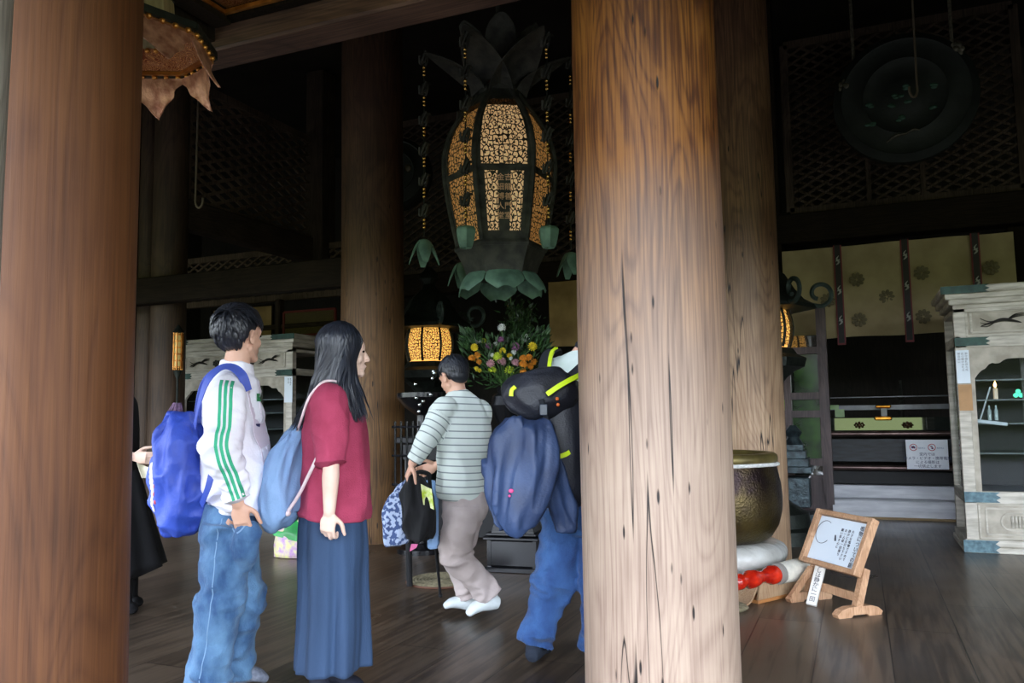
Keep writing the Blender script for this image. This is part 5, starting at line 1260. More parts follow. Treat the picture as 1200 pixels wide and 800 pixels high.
def trousers(P, j, mat, extra=None, rs=(.105, .088, .080, .085), vox=.007, seed=0, A=.010, hem=.0, name='trousers', top=.12, hipw=(.155, .165), hipd=(.115, .12), disp=.004):
    mb = MB(); side_h = (j['hipL'] - j['hipR']).normalized(); pel = (j['hipL'] + j['hipR']) / 2; up = (j.get('waist', j['neck']) - pel).normalized()
    mb.loft([pel - up * .09, pel - up * .02, pel + up * top], [hipw[0] * .92, hipw[1], hipw[0]], [hipd[0] * .9, hipd[1], hipd[0]], side_h, n=30, steps=10)
    for S_ in ('L', 'R'):
        hp, kn, an = j['hip' + S_], j['kn' + S_], j['an' + S_]
        end = an + (an - kn).normalized() * hem
        bulge = lambda t: math.exp(-((t - .5) / .10) ** 2) + 1.1 * math.exp(-((t - .95) / .09) ** 2) + .5 * math.exp(-((t - .08) / .1) ** 2)
        mb.loft([hp, hp.lerp(kn, .5), kn, kn.lerp(end, .5), end], [rs[0], (rs[0] + rs[1]) / 2, rs[1], rs[2], rs[3]], [rs[0], (rs[0] + rs[1]) / 2, rs[1], rs[2], rs[3]], side_h, n=30, steps=64,
                mod=lambda t, th, p: wrinkle(t, th, seed + (3 if S_ == 'L' else 7), 11, A * (.25 + bulge(t)), .9), round_ends=False)
    if extra: extra(mb)
    o = mb.build(name, mat, P.t); remesh(o, vox, 3)
    if disp: displace(o, fold_ridge(seed, disp * 2., 8, 11))
    return o
def hair_short(P, c, F_, U_, s=1., n=520, seed=1, mat=None, len_=(.05, .085), base=1.04, crown=(-.035, .0, .105), lift=.012):
    g = random.Random(seed); F_, L_, U_ = head_frame(F_, U_); m3 = Matrix((F_, L_, U_)).transposed(); mb = MB()
    cc = V((-.022, 0, .034)); R3 = V((.092, .078, .087)) * s
    mb.ell(c + m3 @ (cc * s), tuple(x * 1.0 for x in R3), m3, n=28, m=20)
    mb.ell(c + m3 @ (V((-.055, 0, -.015)) * s), (.050 * s, .064 * s, .055 * s), m3, n=20, m=14)
    cr_ = V(crown)
    for i in range(n):
        # start direction on the scalp
        a = g.uniform(0, 2 * PI); u = g.uniform(-.62, 1); q = math.sqrt(1 - u * u); d = V((q * math.cos(a), q * math.sin(a), u))
        face = d.x > .35
        if face and u < .35: continue
        if d.x > .05 and u < -.1 : continue
        p = V((d.x * R3.x, d.y * R3.y, d.z * R3.z)) + cc * s
        flow = (p - cr_ * s); nrm = V((d.x / R3.x, d.y / R3.y, d.z / R3.z)).normalized(); flow = flow - nrm * flow.dot(nrm)
        if flow.length < 1e-4: flow = V((-1, 0, 0))
        flow = flow.normalized(); flow = (flow + V((g.uniform(-.25, .25), g.uniform(-.25, .25), -.15))).normalized()
        L_n = g.uniform(*len_) * s; pts = [p]; dirn = flow
        for k in range(4):
            p = p + dirn * L_n / 4 + nrm * (lift * (.5 - .25 * k)); e = V(((p.x - cc.x * s) / R3.x, (p.y) / R3.y, (p.z - cc.z * s) / R3.z)); l_ = e.length
            if l_ < 1.03: p = V((e.x * R3.x, e.y * R3.y, e.z * R3.z)) * (1.035 / l_) + cc * s
            nrm = V((e.x / R3.x, e.y / R3.y, e.z / R3.z)).normalized(); dirn = dirn - nrm * dirn.dot(nrm) * .8; dirn.z -= .12; dirn.normalize(); pts.append(p)
        if any(abs(q_.y) > .050 * s and -.040 * s < q_.x < .075 * s and q_.z < .020 * s for q_ in pts): continue
        w = g.uniform(.006, .010) * s
        mb.tube([c + m3 @ q_ for q_ in pts], [w * .7, w, w * .9, w * .6, .0008], n=5, steps=6, flat=.45, ref=m3 @ d)
    return mb.build('hair', mat or HAIR, P.t, angle=70)
def eyes(P, c, F_, U_, s=1.):
    F_, L_, U_ = head_frame(F_, U_); m3 = Matrix((F_, L_, U_)).transposed(); DK = M('eye_dark', (.01, .008, .006), rough=.2)
    for q in (-1, 1):
        MB().ell(c + (F_ * .0755 + L_ * (q * .031) + U_ * .002) * s, (.009 * s, .013 * s, .006 * s), m3, n=12, m=8).build('eye', DK, P.t)
def ribbon_on(P, name, mat, src, axis_pts, ang_dir, offs, width, thick=.002, n=30, lift=.0022):
    """strip lying on mesh src: rays shot from axis points outward; offs shifts sideways"""
    from mathutils.bvhtree import BVHTree
    bv = BVHTree.FromPolygons([v.co.copy() for v in src.data.vertices], [tuple(p.vertices) for p in src.data.polygons])
    A = catmull([tuple(p) for p in axis_pts], n); mb = MB(); L_, R_ = [], []
    for i in range(n + 1):
        p = V(A[i]); T_ = V(A[min(i + 1, n)] - A[max(i - 1, 0)]).normalized(); d = ang_dir if isinstance(ang_dir, Vector) else ang_dir(i / n); d = (d - T_ * d.dot(T_)).normalized(); sd = T_.cross(d)
        for lst, k in ((L_, -.5), (R_, .5)):
            o = p + sd * (offs + width * k)
            hit = bv.ray_cast(o + d * .35, -d, .5)
            h = hit[0] if hit[0] is not None else o + d * .08
            lst.append((h + d * lift, d))
    vs = []; fs = []
    for (a, da), (b, db) in zip(L_, R_): vs += [a, b, b - db * thick, a - da * thick]
    for i in range(n):
        o = i * 4
        for q in range(4): fs.append((o + q, o + (q + 1) % 4, o + 4 + (q + 1) % 4, o + 4 + q))
    fs += [(0, 1, 2, 3), (4 * n + 3, 4 * n + 2, 4 * n + 1, 4 * n)]
    return mb.add(vs, fs).build(name, mat, P.t if isinstance(P, Person) else P, angle=60)

# ---------------------------------------------------------------- cloth materials
def denim(name, c, c2):
    m = M(name, c, rough=.85, col2=c2, scale=9, bump=.35, bscale=160, ctr=(.36, .66), sheen=.1, detail=8, stretch=(1, 1, .6)); return m
JEAN1 = denim('blue_denim', srgb(104, 144, 180), srgb(44, 80, 122)); JEAN2 = denim('bright_denim', srgb(56, 96, 150), srgb(28, 60, 112))
WHITEJ = M('white_jersey', srgb(246, 244, 248), rough=.75, col2=srgb(232, 228, 236), scale=4, bump=.1, bscale=120)
PINKG = M('lilac_shade_paint', srgb(222, 208, 218), rough=.8, col2=srgb(206, 190, 204), scale=5)
GREENS = M('green_stripe', srgb(64, 188, 140), rough=.7, col2=srgb(50, 166, 124))
ROYAL = M('royal_blue_nylon', srgb(58, 86, 186), rough=.5, col2=srgb(38, 60, 150), scale=4, bump=.15, bscale=90)
MAROON = M('rose_linen', srgb(172, 60, 90), rough=.85, col2=srgb(148, 44, 72), scale=7, bump=.25, bscale=180)
NAVYS = M('slate_blue_skirt', srgb(50, 73, 104), rough=.85, col2=srgb(33, 53, 80), scale=4, stretch=(1, 1, .2), bump=.15, bscale=150)
SKYB = M('light_blue_cotton', srgb(142, 174, 214), rough=.8, col2=srgb(118, 152, 194), scale=4, bump=.2, bscale=150)
CORD = M('pinkish_cord', srgb(236, 214, 214), rough=.8)
NAVYJ = M('navy_windbreaker', srgb(54, 74, 112), rough=.55, col2=srgb(34, 48, 78), scale=4, bump=.15, bscale=80)
BLKN = M('black_nylon', srgb(30, 33, 42), rough=.5, col2=srgb(18, 20, 28), scale=8, bump=.2, bscale=120)
NEON = M('neon_yellow', srgb(214, 240, 40), rough=.5, col2=srgb(196, 222, 30))
KHAKI = M('mauve_grey_trousers', srgb(196, 182, 178), rough=.85, col2=srgb(164, 150, 144), scale=3, bump=.1, bscale=120)
SOCKW = M('white_sock', srgb(224, 232, 232), rough=.85); SOCKD = M('dark_sock', srgb(34, 42, 56), rough=.9); SOCKG = M('grey_sock', srgb(150, 156, 170), rough=.9, col2=srgb(120, 126, 140), scale=60)
BLACKC = M('black_cloth', srgb(16, 15, 18), rough=.85, col2=srgb(10, 10, 12))
WHITEP = M('white_mint_shirt', srgb(226, 238, 232), rough=.7, col2=srgb(200, 216, 210), scale=3)
def sock(P, ank, toe, mat, r=1.12, hgt=.10):
    mb = MB(); d = toe - ank; dh = V((d.x, d.y, 0)).normalized(); sd = dh.cross(zz).normalized()
    heel = ank - dh * .048 + V((0, 0, -.045)); mid = ank.lerp(toe, .45); ball = ank.lerp(toe, .78) + V((0, 0, .006)); tip = toe + d.normalized() * .006
    mb.loft([heel, ank - V((0, 0, .035)), mid - V((0, 0, .006)), ball, tip], [.032, .043, .049, .054, .028], [.034, .047, .037, .029, .018], sd, n=20, steps=14)
    mb.tube([ank + V((0, 0, hgt)), ank, ank - V((0, 0, .03))], [.045, .043, .045], n=14, steps=4, rcap=True)
    o = mb.build('sock', mat, P.t); remesh(o, .006, 2); return o
# ---------------------------------------------------------------- young man in the white striped jacket
P = Person('person', 'person in white jacket with green sleeve stripes and blue jeans, hand in pocket', 270, 3.6)
J = P.J
j = dict(hipR=J(268, 614, -.085), hipL=J(268, 612, .09), shR=J(266, 462, -.165), shL=J(282, 458, .165), neck=J(277, 428, 0), waist=J(274, 560, 0), chest=J(273, 490, 0),
         head=J(283, 393, .01), hF=(.47, .88, -.02), hU=(0, 0, 1), elR=J(258, 528, -.235), wrR=J(279, 590, -.205), elL=J(280, 525, .22), wrL=J(282, 590, .15),
         knR=J(258, 705, -.10), anR=J(243, 800, -.10), knL=J(284, 700, .07), anL=J(272, 781, .13), toeR=J(288, 818, -.13), toeL=J(311, 795, .20))
j['hdR'] = ((.16, .16, -1), (.1, 1, .1), 1, .3); j['hdL'] = ((-.1, -.3, -1), (0, -1, 0), -1, .4)
body(P, j, SKIN); eyes(P, j['head'], j['hF'], j['hU'])
hair_short(P, j['head'] + V((-.004, 0, .004)), j['hF'], j['hU'], s=1.06, n=1000, seed=4, mat=HAIR, crown=(-.075, -.01, .09), lift=.020)
trousers(P, j, JEAN1, extra=lambda mb: mb.loft([J(290, 612, -.165), J(290, 624, -.175), J(288, 645, -.155), J(284, 668, -.12)], [.040, .058, .060, .03], [.020, .045, .045, .02], V((1, .2, 0)), n=20, steps=10), rs=(.108, .092, .082, .086), seed=2, A=.017, hem=.03, top=.09, hipw=(.155, .165), hipd=(.115, .125))
sock(P, j['anL'], j['toeL'], SOCKG); sock(P, j['anR'], j['toeR'], SOCKG)
# jeans seams and pocket
# jacket
mb = MB(); sh_s = (j['shL'] - j['shR']).normalized(); hp_s = (j['hipL'] - j['hipR']).normalized()
tors = [J(274, 596, 0), J(277, 584, 0), J(277, 560, 0), J(275, 510, 0), J(273, 470, 0), J(275, 446, 0), J(277, 434, 0)]
mb.loft(tors, [.165, .185, .195, .192, .195, .15, .075], [.110, .128, .137, .128, .112, .095, .068], [hp_s, hp_s, hp_s, sh_s, sh_s, sh_s, sh_s], n=40, steps=50,
        mod=lambda t, th, p: wrinkle(t, th, 3.3, 7, .013 * (1.2 - t) + .005, 1.1) + (.010 * math.exp(-((t - .10) / .05) ** 2) - .012 * math.exp(-((t - .03) / .03) ** 2)))
for S_, sd in (('R', -1), ('L', 1)):
    sh, el, wr = j['sh' + S_], j['el' + S_], j['wr' + S_]; wr2 = el.lerp(wr, .93)
    mb.loft([sh + V((0, -sd * .05, .015)), sh, sh.lerp(el, .5), el, el.lerp(wr2, .5), wr2], [.070, .083, .078, .076, .070, .056], [.062, .080, .076, .072, .066, .054], V((1, 0, 0)), n=30, steps=60,
            mod=lambda t, th, p: wrinkle(t, th, 8.1 + sd, 12, .014 * (.4 + math.exp(-((t - .6) / .18) ** 2) + .9 * math.exp(-((t - .96) / .1) ** 2)), .8))
mb.tube([J(277, 438, 0), J(279, 424, .0)], [.078, .070], n=20, steps=2, rcap=False)   # collar
jk = mb.build('jacket', WHITEJ, P.t); remesh(jk, .006, 3); displace(jk, fold_ridge(5, .012, 6, 5))
# lilac shade painted on the white jacket front, lettering patch, crest
arm = [j['shR'] + V((-.01, 0, .05)), j['shR'].lerp(j['elR'], .5), j['elR'], j['elR'].lerp(j['wrR'], .55), j['elR'].lerp(j['wrR'], .88)]
for k in range(3):
    ribbon_on(P, 'green_stripe', GREENS, jk, [p + V((.012, 0, 0)) for p in arm], V((.18, -1, .15)), -.026 + .021 * k, .0125, n=46)
ft = [J(277, 447, 0), J(277, 500, 0), J(277, 560, 0), J(276, 590, 0)]
ribbon_on(P, 'painted_front_shade', PINKG, jk, ft, V((1, -.30, 0)), -.07, .11, n=30, lift=.003)
ribbon_on(P, 'painted_front_shade', PINKG, jk, ft, V((1, .05, 0)), .03, .12, n=30, lift=.003)
ribbon_on(P, 'green_badge', M('badge_green', srgb(48, 142, 84), rough=.6), jk, [J(278, 462, 0), J(278, 471, 0)], V((1, -.45, 0)), -.02, .035, n=3, lift=.006)
ribbon_on(P, 'navy_emblem', M('emblem_navy', srgb(42, 36, 82), rough=.6), jk, [J(278, 497, 0), J(278, 513, 0)], V((1, -.75, 0)), -.03, .035, n=4, lift=.006)
# shirt hem drawn loop and jeans details
TH = M('seam_thread', srgb(128, 162, 196), rough=.8)
tr = [o for o in P.t.children if o.name.startswith('trousers')][0]
ribbon_on(P, 'side_seam', TH, tr, [j['hipR'] + V((.0, 0, .03)), j['hipR'].lerp(j['knR'], .5), j['knR'], j['knR'].lerp(j['anR'], .5), j['anR']], V((-.05, -1, 0)), .0, .004, n=40, lift=.0012)
ribbon_on(P, 'pocket_edge', TH, tr, [J(246, 604, -.05), J(246, 632, -.05)], V((-.5, -1, 0)), .0, .005, n=8, lift=.0012)
ribbon_on(P, 'pocket_edge', TH, tr, [J(276, 612, -.06), J(286, 616, -.06), J(296, 606, -.06)], V((.2, -1, 0)), .0, .006, n=8, lift=.0015)

# ---------------------------------------------------------------- royal-blue backpack
bp = thing('backpack', 'royal blue floppy backpack on the back of the white-jacketed person', 'backpack', P.root); bp.rotation_euler.z = PSI
class PP: pass
Q = PP(); Q.t = bp
mb = MB()
mb.loft([J(222, 622, .0), J(218, 606, .0), J(216, 570, .0), J(215, 530, .0), J(218, 500, .0), J(222, 488, .0)], [.05, .125, .145, .14, .12, .06], [.055, .105, .118, .112, .085, .05], V((0, 1, 0)), n=40, steps=44,
        mod=lambda t, th, p: wrinkle(t, th, 1.7, 5, .024, 1.6) + .006 * math.sin(th * 3 + t * 6))
mb.loft([J(203, 570, -.02), J(199, 545, -.02), J(196, 515, -.02), J(206, 492, -.02)], [.05, .09, .085, .05], [.03, .05, .045, .03], V((.2, 1, 0)), n=24, steps=16, mod=lambda t, th, p: wrinkle(t, th, 5.7, 4, .012, 1.5))
o = mb.build('bag_body', ROYAL, bp); remesh(o, .006, 3); displace(o, fold_ridge(9, .022, 7, 3.)); bag = o
from mathutils.bvhtree import BVHTree
def strap(name, mat, pts, w, th=.004, par=None, ref=V((0, -1, 0)), n=24):
    A = catmull([tuple(p) for p in pts], n); vs = []; fs = []
    for i in range(n + 1):
        p = V(A[i]); T_ = V(A[min(i + 1, n)] - A[max(i - 1, 0)]).normalized(); nr = (ref if isinstance(ref, Vector) else ref(i / n)); nr = (nr - T_ * nr.dot(T_)).normalized(); sd = T_.cross(nr)
        vs += [p + sd * w / 2 + nr * th / 2, p - sd * w / 2 + nr * th / 2, p - sd * w / 2 - nr * th / 2, p + sd * w / 2 - nr * th / 2]
    for i in range(n):
        o = i * 4
        for q in range(4): fs.append((o + q, o + (q + 1) % 4, o + 4 + (q + 1) % 4, o + 4 + q))
    fs += [(0, 1, 2, 3), (4 * n + 3, 4 * n + 2, 4 * n + 1, 4 * n)]
    return MB().add(vs, fs).build(name, mat, par, angle=60)
STR = M('strap_blue', srgb(78, 98, 190), rough=.6)
# near strap runs over the shoulder in front of the sleeve seam, then down the back
strap('shoulder_strap', STR, [J(228, 500, -.10), J(233, 474, -.15), J(243, 446, -.165), J(258, 431, -.13), J(272, 430, -.12), J(284, 440, -.15), J(290, 458, -.13)], .042, par=bp, ref=lambda t: V((-.75 + 1.3 * t, -.75, .35 + .6 * math.sin(t * PI))))
strap('shoulder_strap', STR, [J(230, 500, .10), J(240, 450, .15), J(262, 432, .13), J(286, 440, .16), J(292, 470, .16)], .042, par=bp, ref=lambda t: V((-.75 + 1.3 * t, .75, .35 + .6 * math.sin(t * PI))))
strap('lower_strap', ROYAL, [J(236, 592, -.14), J(244, 570, -.22), J(249, 552, -.235), J(253, 544, -.25)], .03, par=bp, ref=V((-.3, -1, .2)))
mb = MB(); mb.tube([J(228, 492, 0), J(222, 484, -.01), J(214, 488, -.02), J(222, 498, -.02)], [.010, .009, .008, .006], n=8); mb.build('top_loop', ROYAL, bp)
def patch(name, c, r_, mat, n_=V((-.6, -1, 0))):
    n_ = n_.normalized(); bv = BVHTree.FromPolygons([v.co.copy() for v in bag.data.vertices], [tuple(p.vertices) for p in bag.data.polygons]); h = bv.ray_cast(c + n_ * .4, -n_)
    q = h[0] if h[0] is not None else c; nr = h[1] if h[0] is not None else n_; m3 = frame_from(nr, zz)
    return MB().ell(q, (r_[0], r_[1], .004), m3, n=16, m=8).build(name, mat, bp)
RW = M('patch_red', srgb(206, 70, 66), rough=.6); YW = M('patch_yellow', srgb(232, 196, 120), rough=.6); WW = M('patch_white', srgb(236, 226, 216), rough=.6)
DV = V((-.15, -1, 0))
patch('round_patch_ring', J(186, 520, 0), (.026, .044), YW, DV); patch('round_patch', J(186, 520, -.02), (.019, .034), RW, DV)
for k in range(9): patch('pale_piping', J(184 + .25 * k + .12 * k * k, 545 + k * 6, 0), (.012, .016), WW, DV)
for k in range(5): patch('red_emblem', J(186 + .5 * k + .4 * k * k, 550 + k * 9, -.02), (.006, .010), RW, DV)
o = MB(); 
for k in range(9): a = k * .7; o.tube([J(208, 474 - 2, .05) + V((.012 * math.cos(a), .012 * math.sin(a), .0)), J(205 + 2 * math.cos(a), 486, .05) + V((.02 * math.cos(a), .02 * math.sin(a), 0)), J(205 + 3 * math.cos(a * 2), 497, .05)], [.006, .008, .004], n=6)
o.build('tassel', M('plum_tassel', srgb(112, 84, 110), rough=.8, col2=srgb(70, 52, 74), scale=60), bp)
# ---------------------------------------------------------------- long-haired woman
P = Person('person', 'person with long black hair, rose blouse and slate-blue skirt, arm hanging down', 388, 3.62)
J = P.J
j = dict(hipR=J(386, 625, -.085), hipL=J(392, 624, .085), shR=J(386, 470, -.155), shL=J(398, 466, .15), neck=J(393, 450, 0), waist=J(392, 560, 0), chest=J(392, 500, 0),
         head=J(405, 412, .01), hF=(.93, .36, -.03), hU=(.02, 0, 1), hs=.96, elR=J(388, 545, -.215), wrR=J(386, 600, -.235), elL=J(405, 540, .20), wrL=J(412, 600, .15),
         knR=J(378, 715, -.07), anR=J(374, 800, -.06), knL=J(396, 712, .07), anL=J(396, 792, .07), toeR=J(402, 816, -.05), toeL=J(424, 806, .10), handscale=.92)
j['hdR'] = ((-.12, .0, -1), (.25, 1, .0), 1, .95); j['hdL'] = ((.1, 0, -1), (0, -1, 0), -1, .5)
body(P, j, SKIN2, s=.93); eyes(P, j['head'], j['hF'], j['hU'], .96)
for S_ in 'RL': sock(P, j['an' + S_], j['toe' + S_], M('dark_tights', srgb(24, 28, 44), rough=.8), hgt=.2)
# skirt
hp_s = V((-.1, 1, 0)).normalized()
mb = MB()
def pleat(t, th, p):
    A = .004 + .022 * (1 - t) ** .8
    return A * (noise.noise(V((math.cos(th) * 3.2, math.sin(th) * 3.2, 2 + t * .5))) * 2.2 + .5 * math.sin(th * 9 + 1.4 * t + 2 * math.sin(th)))
mb.loft([J(389, 776, .0), J(390, 735, 0), J(391, 690, 0), J(391, 640, 0), J(391, 600, 0), J(392, 578, 0)], [.235, .215, .20, .185, .165, .15], [.152, .150, .145, .148, .140, .12], hp_s, n=120, steps=50, mod=pleat, round_ends=False)
o = mb.build('skirt', NAVYS, P.t, angle=180); displace(o, fold_noise(4, .006, 5, 3))
# blouse with rolled elbow sleeves
mb = MB(); ss = (j['shL'] - j['shR']).normalized()
mb.loft([J(392, 606, 0), J(393, 592, 0), J(394, 560, 0), J(393, 510, 0), J(392, 478, 0), J(392, 458, 0), J(393, 447, 0)], [.185, .19, .185, .18, .185, .14, .06], [.150, .154, .150, .138, .118, .088, .055], ss, n=40, steps=40,
        mod=lambda t, th, p: wrinkle(t, th, 2.3, 4, .010 * (1.1 - t), 1.6))
for S_, sd in (('R', -1), ('L', 1)):
    sh, el = j['sh' + S_], j['el' + S_]; e2 = sh.lerp(el, .98)
    mb.loft([sh + V((0, -sd * .05, .012)), sh, sh.lerp(e2, .5), e2.lerp(sh, .12), e2], [.055, .074, .074, .066, .064], [.052, .072, .072, .062, .060], V((1, 0, 0)), n=28, steps=40,
            mod=lambda t, th, p: wrinkle(t, th, 6.1 + sd, 7, .006, .9) + .007 * (t > .86))
bl_ = mb.build('blouse', MAROON, P.t); remesh(bl_, .006, 3); displace(bl_, fold_ridge(11, .010, 5, 4))
# long hair: base volume + locks
g = random.Random(5); hc = j['head'] + V((-.006, 0, .012)); Fh, Lh, Uh = head_frame(j['hF'], j['hU']); m3 = Matrix((Fh, Lh, Uh)).transposed()
mb = MB(); RX, RY, RZ = .099, .091, .098; cc = V((-.020, 0, .022))
mb.ell(hc + m3 @ cc, (RX * .98, RY * .98, RZ * .98), m3, n=30, m=22)
mb.loft([hc + m3 @ V((-.035, 0, .02)), J(390, 440, 0), J(380, 465, .0), J(372, 482, -.02), J(366, 498, -.02)], [.082, .088, .10, .08, .03], [.07, .062, .050, .040, .02], V((0, 1, 0)), n=30, steps=20)
mb.loft([hc + m3 @ V((.0, -.062, .0)), J(404, 450, -.10), J(412, 475, -.10), J(420, 490, -.08)], [.03, .035, .035, .012], [.02, .022, .022, .010], V((1, 0, 0)), n=16, steps=14)
hbase = mb.v[:]; 
for i in range(900):
    a = g.uniform(R(38), R(322)); front = min(a, 2 * PI - a) < R(85)
    q0 = g.uniform(.0, .25)
    pts = []
    for k in range(4):
        pol = q0 + (R(98) - q0) * k / 3; x = RX * 1.03 * math.sin(pol) * math.cos(a); y = RY * 1.03 * math.sin(pol) * math.sin(a); z = RZ * 1.03 * math.cos(pol); pts.append(hc + m3 @ (V((x, y, z)) + cc))
    sidey = math.sin(a)
    if front and sidey < 0 and g.random() < .9:      # near side, swept forward over the shoulder
        w = g.gauss(0, 1); l = g.uniform(.7, 1.0); ex = 406 + 12 * w * .5 + 14 * l; ey = 440 + 56 * l
        pts += [J(409 + 3 * w, 440, -.105 + .01 * w), J(411 + 5 * w, 462, -.125 + .012 * w), J(ex, ey, -.125)]
    else:
        w = g.uniform(-1, 1); l = g.uniform(.72, 1.0); px_end = 383 + 18 * w - 30 * (l - .3) - 6; py_end = 440 + 66 * l; dy = sidey * .085
        pts += [J(386 + 15 * w + (6 if front else -3), 444, dy), J(378 + 18 * w, 468, dy * 1.0 - (.02 if sidey < 0 else 0)), J(px_end, py_end, dy * .7 - .02)]
    w_ = g.uniform(.0035, .0085); pts = [p_ + V((g.gauss(0, .0028), g.gauss(0, .0028), 0)) for p_ in pts]
    mb.tube(pts, [w_, w_, w_, w_, w_ * 1.1, w_, .0008], n=5, steps=18, flat=.5)
mb.build('hair', HAIRB, P.t, angle=70)
# ---------------------------------------------------------------- drawstring bag
db = thing('drawstring_bag', 'light blue drawstring bag with pinkish cords on the long-haired person\'s back', 'bag', P.root); db.rotation_euler.z = PSI
mb = MB()
mb.loft([J(338, 613, -.02), J(332, 606, -.02), J(329, 585, -.02), J(331, 560, -.02), J(338, 530, -.02), J(347, 505, -.02), J(350, 499, -.02)], [.06, .13, .15, .14, .10, .05, .03], [.045, .075, .085, .080, .058, .030, .02], V((0.05, 1, 0)), n=44, steps=44,
        mod=lambda t, th, p: wrinkle(t, th, 2.9, 2.5, .010 + .008 * t, 2.2))
o = mb.build('bag_body', SKYB, db); remesh(o, .006, 3); displace(o, fold_ridge(13, .014, 7, 2))
mb = MB(); mb.tube([J(348, 506, -.05), J(354, 488, -.13), J(362, 466, -.165), J(375, 450, -.150), (J(386, 446, -.115)), J(398, 449, -.09), J(404, 462, -.10)], .0055, n=8); mb.build('cord', CORD, db)
mb = MB(); mb.tube([J(373, 533, -.235), J(362, 556, -.20), J(350, 580, -.15), J(338, 598, -.13), J(336, 602, -.12)], .0075, n=8); mb.ell(J(337, 601, -.125), .014); mb.build('lower_cord', CORD, db)
mb = MB(); mb.ell(J(350, 503, -.03), (.018, .02, .016)); mb.build('gathered_neck', M('pink_trim', srgb(220, 150, 160), rough=.7), db)
# ---------------------------------------------------------------- man in the striped sweater, stepping left
P = Person('person', 'person in pale striped sweater and mauve-grey trousers stepping away, back turned', 545, 4.9)
J = P.J
j = dict(hipL=J(541, 592, -.08), hipR=J(549, 592, .08), shL=J(520, 481, -.13), shR=J(562, 484, .12), neck=J(537, 463, 0), waist=J(541, 552, 0), chest=J(540, 508, 0),
         head=J(531, 441, .02), hF=(-.62, .66, -.42), hU=(-.25, .25, 1), elL=J(500, 515, -.20), wrL=J(483, 543, -.20), elR=J(556, 525, .28), wrR=J(512, 545, .30),
         knL=J(535, 650, -.10), anL=J(575, 698, -.05), toeL=J(549, 719, -.10), knR=J(536, 648, .10), anR=J(552, 699, .10), toeR=J(522, 710, .10))
j['hdL'] = ((-.35, 0, -1), (.9, .2, -.2), 1, 1.1); j['hdR'] = ((-1, .1, -.4), (0, -1, 0), 1, .6)
body(P, j, SKIN); eyes(P, j['head'], j['hF'], j['hU'])
hair_short(P, j['head'], j['hF'], j['hU'], s=1.03, n=700, seed=8, len_=(.035, .06), lift=.006)
trousers(P, j, KHAKI, rs=(.108, .092, .078, .072), seed=6, A=.012, hem=.0, top=.10, hipw=(.155, .17), hipd=(.12, .135))
sock(P, j['anL'], j['toeL'], SOCKW, hgt=.06); sock(P, j['anR'], j['toeR'], SOCKW, hgt=.06)
def stripe_mat(name, c, c2, period, duty):
    m = M(name, c, rough=.85, scale=4); nt = m.node_tree; L = nt.links.new; b = nt.nodes['Principled BSDF']
    at_ = nn(nt, 'ShaderNodeAttribute', attribute_name='knit_row'); dv = nn(nt, 'ShaderNodeMath', operation='DIVIDE'); dv.inputs[1].default_value = period; L(at_.outputs['Fac'], dv.inputs[0])
    fr = nn(nt, 'ShaderNodeMath', operation='FRACT'); L(dv.outputs[0], fr.inputs[0])
    r = ramp(nt, fr.outputs[0], [(0., c2), (duty, c2), (duty + .05, c), (.96, c), (1., c2)]); L(r.outputs[0], b.inputs['Base Color']); return m
KNIT = stripe_mat('striped_knit', srgb(216, 224, 216), srgb(126, 138, 136), .040, .12)
mb = MB(); ss = (j['shL'] - j['shR']).normalized(); hs = (j['hipL'] - j['hipR']).normalized()
tp = [J(539, 584, 0), J(540, 572, 0), J(541, 550, 0), J(543, 515, 0), J(542, 488, 0), J(538, 470, 0), J(536, 458, 0)]
mb.loft(tp, [.17, .185, .185, .195, .20, .14, .06], [.13, .14, .14, .14, .115, .085, .055], [hs, hs, hs, ss, ss, ss, ss], n=40, steps=36, mod=lambda t, th, p: wrinkle(t, th, 4.4, 5, .008, 1.4))
for S_, sd in (('L', 1), ('R', -1)):
    sh, el, wr = j['sh' + S_], j['el' + S_], j['wr' + S_]; w2 = el.lerp(wr, .88)
    mb.loft([sh - ss * sd * .05, sh, sh.lerp(el, .5), el, el.lerp(w2, .5), w2], [.07, .078, .070, .062, .052, .042], [.065, .075, .068, .060, .050, .040], V((.3, .1, .9)), n=26, steps=44, mod=lambda t, th, p: wrinkle(t, th, 6 + sd, 9, .006, .9))
sw = mb.build('sweater', KNIT, P.t); remesh(sw, .007, 3)
def seg_t(p, a, b):
    d = b - a; t = max(0, min(1, (p - a).dot(d) / d.length_squared)); return t, (p - a - d * t).length
vals = []
axd = (tp[4] - tp[0]).normalized()
for v in sw.data.vertices:
    c = v.co; s_ = (c - tp[0]).dot(axd); best = None
    for S_ in 'LR':
        sh, el, wr = j['sh' + S_], j['el' + S_], j['wr' + S_]; t1, d1 = seg_t(c, sh, el); t2, d2 = seg_t(c, el, wr); L1 = (el - sh).length
        if (d1 < .083 and t1 > .22) or (d2 < .075 and t2 > .02):
            best = t1 * L1 if d1 < d2 or t2 <= .001 else L1 + t2 * (wr - el).length
    vals.append(best + .4 - ((j['elL'] - j['shL']).length + .4) % .04 + .02 if best is not None else s_ + .2)
a_ = sw.data.attributes.new('knit_row', 'FLOAT', 'POINT'); a_.data.foreach_set('value', vals)
